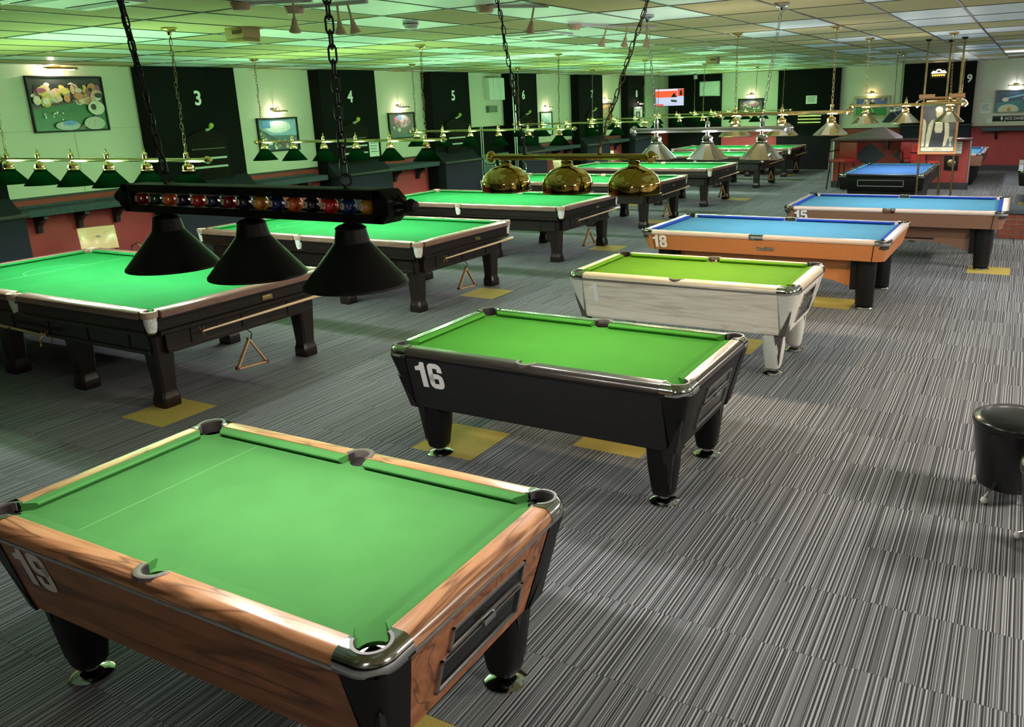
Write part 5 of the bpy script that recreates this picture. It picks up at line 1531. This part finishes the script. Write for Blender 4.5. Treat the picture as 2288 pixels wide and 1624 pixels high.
shp = [(PT, (0.62, 0.54, 0.34)), ([(0.02, 0.12), (0.10, 0.12), (0.13, 0.55), (0.10, 0.66), (0.02, 0.70)], cream_),
       ([(0.15, 0.11), (0.24, 0.11), (0.29, 0.34), (0.35, 0.60), (0.37, 0.68), (0.27, 0.66), (0.19, 0.56), (0.15, 0.34)], cream_),
       ([(0.66, 0.11), (0.74, 0.14), (0.82, 0.34), (0.80, 0.56), (0.73, 0.66), (0.62, 0.68), (0.66, 0.58), (0.69, 0.36)], cream_),
       ([(0.26, 0.11), (0.66, 0.11), (0.69, 0.40), (0.65, 0.67), (0.35, 0.67), (0.30, 0.40)], dk), ([(0.42, 0.40), (0.58, 0.40), (0.62, 0.46), (0.60, 0.68), (0.40, 0.68), (0.38, 0.46)], cream_),
       (ell(0.49, 0.80, 0.10, 0.11), (0.55, 0.47, 0.31)), (ell(0.47, 0.88, 0.11, 0.06), (0.66, 0.62, 0.50)), ([(0.42, 0.655), (0.49, 0.635), (0.56, 0.655), (0.56, 0.69), (0.49, 0.67), (0.42, 0.69)], dk),
       ([(0.66, 0.14), (0.68, 0.14), (0.76, 0.62), (0.73, 0.62)], (0.68, 0.60, 0.42)), ([(0.84, 0.12), (0.92, 0.12), (0.89, 0.20), (0.94, 0.32), (0.80, 0.32), (0.86, 0.20)], (0.50, 0.46, 0.32)),
       ([(0.34, 0.05), (0.40, 0.06), (0.46, 0.045), (0.55, 0.06), (0.62, 0.05), (0.62, 0.056), (0.55, 0.068), (0.46, 0.053), (0.40, 0.068)], (0.05, 0.04, 0.03))]
fp = thing('framed_portrait', (-1.165, 13.80, 1.735), 0, 'orange wood framed black and white portrait of a player in waistcoat on brass poles', 'picture')
fw_, fh_ = 0.53, 0.77
P('frame', None, lambda b: [b.box(x0, x1, -0.045, 0, z0, z1) for (x0, x1, z0, z1) in ((-fw_ / 2, fw_ / 2, fh_ / 2 - 0.03, fh_ / 2), (-fw_ / 2, fw_ / 2, -fh_ / 2, -fh_ / 2 + 0.03), (-fw_ / 2, -fw_ / 2 + 0.03, -fh_ / 2 + 0.03, fh_ / 2 - 0.03), (fw_ / 2 - 0.03, fw_ / 2, -fh_ / 2 + 0.03, fh_ / 2 - 0.03))], ORWOOD, fp, bevel=0.004)
P('back_board', None, lambda b: b.box(-fw_ / 2 + 0.01, fw_ / 2 - 0.01, -0.015, 0.0, -fh_ / 2 + 0.01, fh_ / 2 - 0.01), BLACKP, fp, smooth=0)
pr = flat(fp, 'print', fw_ - 0.06, fh_ - 0.06, None, shp, mat('portrait_ground', (0.085, 0.085, 0.085), 0.4, var=0.3, scale=5))
pr.location = (-fw_ / 2 + 0.03, -0.028, -fh_ / 2 + 0.03)
sl_ = thing('light_shelf', (-1.165, 13.84, 2.16), 0, 'wooden cross shelf with brass lamps above the framed portrait', 'shelf')
P('shelf_board', None, lambda b: (b.box(-0.31, -0.10, -0.07, 0.05, 0.02, 0.07), b.box(0.10, 0.31, -0.07, 0.05, 0.02, 0.07), b.box(-0.31, 0.31, -0.02, 0.05, 0.0, 0.03)), ORWOOD, sl_, bevel=0.004)
P('lamp_tube', None, lambda b: b.tube([(-0.2, -0.06, -0.03), (0.2, -0.06, -0.03)], 0.018, 10), BRASS, sl_)
for sx in (-1, 1):
    P('ornate_bracket', None, lambda b: b.tube([(sx * 0.27, -0.02, 0.0), (sx * 0.33, -0.02, -0.03), (sx * 0.36, -0.02, -0.08), (sx * 0.33, -0.02, -0.12), (sx * 0.30, -0.02, -0.09)], 0.012, 6), CHROME, sl_)
spot(sl_, (0, -0.20, -0.02), 2.5, (1.0, 0.86, 0.6), 120, 0.02)

bt = thing('booth_partition', (-2.68, 21.8, 0), 0, 'low red painted booth partition with dark skirting', 'partition')
P('red_panel', None, lambda b: b.box(-1.56, 1.56, 0, 0.12, 0.15, 1.16), WALLR, bt, smooth=0)
P('skirting', None, lambda b: b.box(-1.58, 1.58, -0.02, 0.14, 0, 0.16), BASEB, bt, smooth=0)
P('top_rail', None, lambda b: b.box(-1.60, 1.60, -0.30, 0.16, 1.16, 1.20), mat('dark_red_ledge', (0.07, 0.02, 0.02), 0.5), bt, bevel=0.008)
for sx in (-1, 1):
    P('corner_trim', None, lambda b: b.box(sx * 1.565 - 0.015, sx * 1.565 + 0.015, -0.012, 0.13, 0.10, 1.16), STEEL, bt, smooth=0)
for xx in (-0.68, 0.22):
    P('diamond_panel', None, lambda b: b.loft([[(xx + dx_, -0.012, 0.80 + dz_) for dx_, dz_ in ((-0.36, 0), (0, -0.30), (0.36, 0), (0, 0.30))], [(xx + dx_, -0.001, 0.80 + dz_) for dx_, dz_ in ((-0.36, 0), (0, -0.30), (0.36, 0), (0, 0.30))]]), SLATE, bt, smooth=0)
P('ledge_bracket', None, lambda b: b.box(-0.30, -0.24, -0.2, 0, 0.95, 1.16), BLACKW, bt, smooth=0)
bt2 = board('notice', (-1.37, 21.79, 0.98), 0, 0.14, 0.28, 'white notice on the red booth beside the portrait', lines=4)
db = thing('round_fitting', (-1.50, 21.80, 0.62), 0, 'black plate with round brass fitting on the red booth', 'fitting')
P('plate', None, lambda b: b.box(-0.15, 0.15, -0.02, 0, -0.17, 0.17), BLACKP, db, bevel=0.006)
P('disc', None, lambda b: (b.lathe([(0.09, 0), (0.09, 0.012), (0.06, 0.02), (0.01, 0.02)], 18), b.xf(lambda x, y, z: (x, -0.02 - z, y))), BRASS_D, db)
# covered table standing behind the booth
cv = thing('covered_table', (-3.7, 23.4, 0), 0, 'table under a hipped grey-mauve dust cover behind the red booth', 'table')
P('dust_cover', None, lambda b: b.loft([[(-0.85, -0.7, 0.35), (0.85, -0.7, 0.35), (0.85, 0.7, 0.35), (-0.85, 0.7, 0.35)], [(-0.80, -0.65, 1.16), (0.80, -0.65, 1.16), (0.80, 0.65, 1.16), (-0.80, 0.65, 1.16)], [(0.24, -0.1, 1.42), (0.42, -0.1, 1.42), (0.42, 0.1, 1.42), (0.24, 0.1, 1.42)]]), COVER, cv, bevel=0.01)
for sx in (-1, 1):
    for sy in (-1, 1):
        P('leg', None, lambda b: b.box(sx * 0.7 - 0.06, sx * 0.7 + 0.06, sy * 0.55 - 0.06, sy * 0.55 + 0.06, 0, 0.36), BLACKP, cv, smooth=0)
# low brick wall with slate top at the right edge
bw = thing('low_brick_wall', (0.9, 14.78, 0), 0, 'low red brick wall with dark top beyond pool table 15', 'wall')
P('mortar_core', None, lambda b: b.box(-1.14, 1.6, -0.29, 0.29, 0, 0.395), MORTAR, bw, smooth=0)
P('top_slab', None, lambda b: b.box(-1.18, 1.65, -0.34, 0.34, 0.395, 0.46), SLATE, bw, bevel=0.01)
for r_ in range(5):
    x = -1.145 - (0.11 if r_ % 2 else 0)
    k = 0
    while x < 1.55:
        xa, xb_ = max(x, -1.145), min(x + 0.214, 1.605)
        if xb_ - xa > 0.03:
            P('brick', 'brick%d' % round((xb_ - xa) * 1000), lambda b: b.box(0, xb_ - xa, -0.01, 0.09, 0, 0.066), BRICKM, bw, (xa, -0.295 + rnd.uniform(-0.003, 0.003), 0.004 + r_ * 0.078), bevel=0.004)
        x += 0.225
    for yb in range(3):
        y_ = -0.20 + yb * 0.17 + (0.06 if r_ % 2 else 0)
        P('brick', 'brickend', lambda b: b.box(-0.01, 0.09, 0, 0.155, 0, 0.066), BRICKM, bw, (-1.145, y_, 0.004 + r_ * 0.078), bevel=0.004)

# ------------------------------------------------------------------ stools and chairs
def stool(x, y, rz, label):
    t = thing('tub_stool', (x, y, 0), rz, label, 'stool', 'black tub stools')
    P('drum', 'st_d', lambda b: b.lathe([(0.155, 0.075), (0.165, 0.085), (0.205, 0.40), (0.207, 0.425), (0.2, 0.43)], 36), BVINYL, t, smooth=40)
    sc = P('seat_cushion', 'st_c', lambda b: b.lathe([(0.195, 0.425), (0.212, 0.432), (0.218, 0.455), (0.212, 0.478), (0.17, 0.497), (0.08, 0.505), (0.01, 0.506)], 36), BVINYL, t, smooth=60)
    P('piping', 'st_p', lambda b: b.tube(arc3((0, 0, 0.430), 0.209, 36), 0.005, 6, True), BVINYL, sc)
    for k in range(4):
        a_ = PI / 4 + k * PI / 2
        lg = P('leg', 'st_l', lambda b: b.tube([(0.08, 0, 0.085), (0.15, 0, 0.068), (0.195, 0, 0.035)], 0.008, 6), STEEL, t, (0, 0, 0), (0, 0, a_))
        P('ball_foot', 'st_f', lambda b: b.lathe([(0.004, 0.0), (0.016, 0.006), (0.021, 0.02), (0.016, 0.034), (0.004, 0.04)], 12), WPLAS, lg, (0.200, 0, 0))
    return t
stool(0.115, 4.93, R(12), 'black vinyl tub stool on ball feet at the right edge, farther of the two')
stool(0.36, 4.33, R(20), 'nearer black tub stool mostly cut off by the right edge')

def ply_chair(x, y, rz, label):
    t = thing('wooden_chair', (x, y, 0), rz, label, 'chair', 'plywood chairs by the left wall')
    def back(b):
        n_ = 10
        fr, bk = [], []
        for (z, lean) in ((0.60, 0.0), (0.90, -0.06)):
            for i in range(n_ + 1):
                u_ = -1 + 2 * i / n_
                fr.append((0.225 * u_, lean - 0.035 * (1 - u_ * u_) + 0.0, z))
        vs_ = fr + [(x_, y_ - 0.012, z_) for x_, y_, z_ in fr]
        m2 = n_ + 1
        fs = []
        for i in range(n_):
            fs.append((i, i + 1, m2 + i + 1, m2 + i))
            o2 = 2 * m2
            fs.append((o2 + i, o2 + m2 + i, o2 + m2 + i + 1, o2 + i + 1))
            fs.append((i, o2 + i, o2 + i + 1, i + 1))
            fs.append((m2 + i, m2 + i + 1, o2 + m2 + i + 1, o2 + m2 + i))
        fs.append((0, m2, 3 * m2, 2 * m2))
        fs.append((n_, 2 * m2 + n_, 3 * m2 + n_, m2 + n_))
        b.add(vs_, fs)
    P('backrest', 'ch_b', back, BEECH, t, smooth=50, bevel=0.003)
    P('finger_hole', 'ch_h', lambda b: (b.lathe([(0.026, 0), (0.026, 0.003), (0.018, 0.003)], 14), b.xf(lambda x_, y_, z_: (x_, -0.071 + 0.0 - z_ + 0.046, 0.78 + y_ * 0.55))), STEEL, t)
    P('seat', 'ch_s', lambda b: b.box(-0.21, 0.21, 0.0, 0.42, 0.43, 0.445), BEECH, t, bevel=0.006)
    for sx in (-1, 1):
        P('leg', 'ch_l%d' % sx, lambda b: b.tube([(sx * 0.19, -0.03, 0.62), (sx * 0.19, 0.0, 0.44), (sx * 0.2, -0.06, 0.01)], 0.011, 8), CHROME, t)
        P('leg', 'ch_m%d' % sx, lambda b: b.tube([(sx * 0.19, 0.36, 0.43), (sx * 0.2, 0.42, 0.01)], 0.011, 8), CHROME, t)
    return t
ply_chair(-10.62, 6.36, R(-108), 'plywood chair with hole in its back against the red wall by the nearest table')
ply_chair(-10.75, 22.35, R(-90), 'pale wooden chair back between pillars seven and eight')
ply_chair(-10.75, 19.1, R(-90), 'pale wooden chair back between pillars six and seven')
lo = thing('chrome_chair', (-10.6, 7.0, 0), R(-95), 'chrome armed chair half hidden behind the nearest black cone shade', 'chair')
P('seat', None, lambda b: b.box(-0.22, 0.22, -0.02, 0.40, 0.40, 0.46), BVINYL, lo, bevel=0.02)
for sx in (-1, 1):
    P('arm_loop', None, lambda b: b.tube([(sx * 0.24, 0.40, 0.0), (sx * 0.24, 0.38, 0.45), (sx * 0.24, 0.34, 0.60), (sx * 0.24, 0.22, 0.645), (sx * 0.24, 0.08, 0.60), (sx * 0.24, 0.0, 0.45), (sx * 0.24, -0.02, 0.0)], 0.013, 8), CHROME, lo)

def green_chair(y, label):
    t = thing('green_chair', (-10.85, y, 0), R(-90), label, 'chair', 'green vinyl chairs between pillars five and six')
    P('backrest', 'gc_b', lambda b: b.loft([[(-0.25, -0.05, 0.80), (0.25, -0.05, 0.80), (0.25, 0.02, 0.80), (-0.25, 0.02, 0.80)], [(-0.25, -0.12, 1.22), (0.25, -0.12, 1.22), (0.25, -0.05, 1.22), (-0.25, -0.05, 1.22)]]), GVINYL, t, bevel=0.025)
    P('seat', 'gc_s', lambda b: b.box(-0.26, 0.26, -0.02, 0.44, 0.70, 0.79), GVINYL, t, bevel=0.025)
    for sx in (-1, 1):
        P('arm', 'gc_a%d' % sx, lambda b: b.tube([(sx * 0.29, -0.05, 1.02), (sx * 0.29, 0.30, 1.0), (sx * 0.29, 0.40, 0.92), (sx * 0.29, 0.40, 0.72)], 0.014, 8), CHROME, t)
        P('leg', 'gc_l%d' % sx, lambda b: b.tube([(sx * 0.24, 0.38, 0.72), (sx * 0.26, 0.44, 0.0)], 0.014, 8), CHROME, t)
        P('leg', 'gc_m%d' % sx, lambda b: b.tube([(sx * 0.24, 0.0, 0.72), (sx * 0.26, -0.06, 0.0)], 0.014, 8), CHROME, t)
    return t
green_chair(16.05, 'green vinyl bar chair with chrome arms nearer pillar five')
green_chair(16.67, 'green vinyl bar chair with chrome arms nearer pillar six')
P('recess_panel', None, lambda b: b.box(WX, WX + 0.02, 15.57, 17.31, 0.0, 1.83), WALLB, wl, smooth=0)
for k, (yy, zt_) in enumerate(((15.60, 1.85), (15.68, 1.85), (17.03, 3.0), (17.12, 3.0))):
    pp = P('steel_pole', None, lambda b: b.tube([(0, 0, 0), (0, 0, zt_)], 0.012, 8), STEEL, None, (-10.78, yy, 0))
    tag(pp, ['first thin steel pole beside the green chairs by pillar five', 'second thin steel pole beside the green chairs by pillar five', 'first tall steel pole in front of pillar six', 'second tall steel pole in front of pillar six'][k], 'pole', 'steel poles by the green chairs')

def red_chair(x, y, rz, label):
    t = thing('red_chair', (x, y, 0), rz, label, 'chair', 'red high chairs at the booth')
    P('seat', 'rc_s', lambda b: b.box(-0.24, 0.24, -0.22, 0.22, 0.68, 0.75), RVINYL, t, bevel=0.02)
    P('backrest', 'rc_b', lambda b: b.box(-0.24, 0.24, 0.20, 0.26, 0.75, 1.14), RVINYL, t, bevel=0.02)
    for sx in (-1, 1):
        for sy in (-1, 1):
            P('leg', 'rc_l%d%d' % (sx, sy), lambda b: b.tube([(sx * 0.2, sy * 0.18, 0.69), (sx * 0.25, sy * 0.23, 0)], 0.016, 6), BLACKP, t)
    P('arm', 'rc_a', lambda b: b.tube([(-0.26, 0.22, 0.95), (-0.28, 0.0, 0.94), (-0.28, -0.2, 0.92), (-0.26, -0.2, 0.70)], 0.014, 6), BLACKP, t)
    return t
red_chair(-3.92, 21.25, R(-25), 'red high chair at the left end of the booth')
red_chair(-2.32, 21.35, R(20), 'red high chair beside the framed portrait at the booth')
red_chair(-1.95, 20.6, R(60), 'low red chair right of the black pool table')

# ------------------------------------------------------------------ ceiling fittings
def ceil_thing(name, x, y, label, cat, group=None):
    return thing(name, (x, y, zc(y)), 0, label, cat, group)
def vent(x, y, w, l, label):
    t = ceil_thing('ceiling_vent', x, y, label, 'vent', 'slotted ceiling vents')
    P('plate', None, lambda b: b.box(-w / 2, w / 2, -l / 2, l / 2, -0.014, 0), WPLAS, t, smooth=0)
    for k in range(2):
        P('slot', None, lambda b: b.box(-w * 0.42, w * 0.42, -l * 0.36 + k * l * 0.55, -l * 0.36 + k * l * 0.55 + l * 0.16, -0.018, -0.013), BLACKP, t, smooth=0)
vent(-4.62, 7.78, 0.60, 0.60, 'pale slotted ceiling vent above the brass domes')
vent(-4.42, 12.05, 0.60, 0.55, 'far pale slotted ceiling vent')
vent(-5.1, 3.15, 0.60, 0.6, 'dark slotted ceiling vent at the top edge of the picture')
vent(-4.05, 17.6, 0.6, 0.6, 'far dark ceiling vent over the aisle')
def det(x, y, label):
    t = ceil_thing('heat_detector', x, y, label, 'detector')
    P('base', None, lambda b: b.box(-0.11, 0.11, -0.09, 0.09, -0.085, 0), BEIGE, t, bevel=0.006)
    P('lower_band', None, lambda b: b.box(-0.105, 0.105, -0.085, 0.085, -0.115, -0.085), mat('beige_dark', (0.42, 0.32, 0.14), 0.6), t, bevel=0.006)
    P('grille', None, lambda b: b.box(-0.02, 0.09, -0.094, -0.089, -0.055, -0.025), mat('grille_dark', (0.10, 0.06, 0.03), 0.6), t, smooth=0)
det(-5.85, 5.05, 'beige boxed detector on the near ceiling')
det(-5.35, 15.6, 'far beige boxed detector on the ceiling')
sd = ceil_thing('smoke_detector', -4.62, 5.75, 'round white smoke detector on the ceiling', 'detector')
P('base', None, lambda b: b.lathe([(0.065, 0), (0.065, -0.03), (0.055, -0.035), (0.055, -0.048), (0.04, -0.058)], 20), WPLAS, sd)
P('gap_ring', None, lambda b: b.lathe([(0.066, -0.016), (0.066, -0.022)], 20, cap0=False, cap1=False), BLACKP, sd)
def track(x, y, rz, n, label, gap=0.16, head=(0, 0.3)):
    t = ceil_thing('spot_track', x, y, label, 'spotlight', 'ceiling track spotlights')
    t.rotation_euler = (0, 0, rz)
    P('track_rail', None, lambda b: b.box(-0.06, gap * (n - 1) + 0.35, -0.014, 0.014, -0.02, 0), WPLAS, t, smooth=0)
    P('mount', None, lambda b: b.lathe([(0.07, 0), (0.07, -0.012), (0.055, -0.05), (0.02, -0.055)], 16), TERRA, t, (-0.12, 0, 0))
    for k in range(n):
        hd = P('spot_head', 'sph', lambda b: b.lathe([(0.012, 0.0), (0.016, -0.012), (0.020, -0.04), (0.038, -0.078), (0.038, -0.085), (0.030, -0.088)], 16), TERRA, t, (0.22 + gap * k, 0, -0.11), (R(18), R(10 - 12 * k), 0))
        P('stem', 'sps', lambda b: b.tube([(0, 0, 0.0), (0, 0, 0.10)], 0.008, 6), TERRA, hd)
track(-4.42, 3.98, R(25), 1, 'cream track spotlight at the top edge of the picture left of the chain')
track(-4.35, 4.35, R(10), 2, 'pair of cream track spotlights right of the black chain', 0.10)
track(-3.45, 5.35, R(40), 1, 'cream track spotlight beside the right brass dome chain')
track(-3.75, 7.25, R(62), 3, 'white track with three small spotlights near the silver lamp', 0.26)
sn = ceil_thing('camera_dome', -9.9, 26.9, 'tiny cream sensor high on the back wall', 'sensor')
P('body', None, lambda b: b.box(-0.05, 0.05, 0.2, 0.3, -0.14, -0.02), WPLAS, sn, bevel=0.01)

# recessed lighting panels in the ceiling grid
def panel_light(x, y, power, label, colr=(1.0, 0.89, 0.76)):
    i, j = round((x - CX0) / DX), round((y - CY0) / DY)
    x0, y0 = CX0 + i * DX, CY0 + j * DY
    t = thing('ceiling_light', (x0 + DX / 2, y0 + DY / 2, zc(y0 + DY / 2)), 0, label, 'ceiling light', 'recessed ceiling light panels')
    t.rotation_euler = (CT, 0, 0)
    w, l = DX - 0.03, DY - 0.03
    P('frame', 'plf', lambda b: [b.box(*q_) for q_ in ((-w / 2, w / 2, -l / 2, -l / 2 + 0.025, -0.022, -0.006), (-w / 2, w / 2, l / 2 - 0.025, l / 2, -0.022, -0.006), (-w / 2, -w / 2 + 0.025, -l / 2, l / 2, -0.022, -0.006), (w / 2 - 0.025, w / 2, -l / 2, l / 2, -0.022, -0.006))], WPLAS, t, smooth=0)
    P('diffuser', 'pld', lambda b: b.box(-w / 2 + 0.025, w / 2 - 0.025, -l / 2 + 0.025, l / 2 - 0.025, -0.016, -0.008), mat('lit_diffuser', (0.9, 0.9, 0.9), 0.5, emit=(1, 0.98, 0.95), estr=3.0), t, smooth=0)
    d = bpy.data.lights.new('panel_light', 'AREA')
    d.shape = 'RECTANGLE'
    d.size, d.size_y = w - 0.06, l - 0.06
    d.energy = power
    d.color = colr
    o = bpy.data.objects.new('panel_light', d)
    COL.objects.link(o)
    o.parent = t
    o.location = (0, 0, -0.026)
for x, y, p_, lab in ((-0.6, 19.4, 60, 'lit white panel in the far ceiling at the right edge'), (2.6, 19.4, 60, 'lit ceiling panel beyond the right edge at the far end'), (3.2, 13.8, 310, 'lit ceiling panel right of the low brick wall'),
                      (3.2, 9.3, 390, 'lit ceiling panel over the right side of the aisle'), (3.2, 4.8, 425, 'lit ceiling panel above the tub stools'), (3.2, 0.3, 320, 'lit ceiling panel to the right of the viewpoint'), (-0.6, -2.2, 42, 'lit ceiling panel behind the viewpoint')):
    panel_light(x, y, p_, lab)
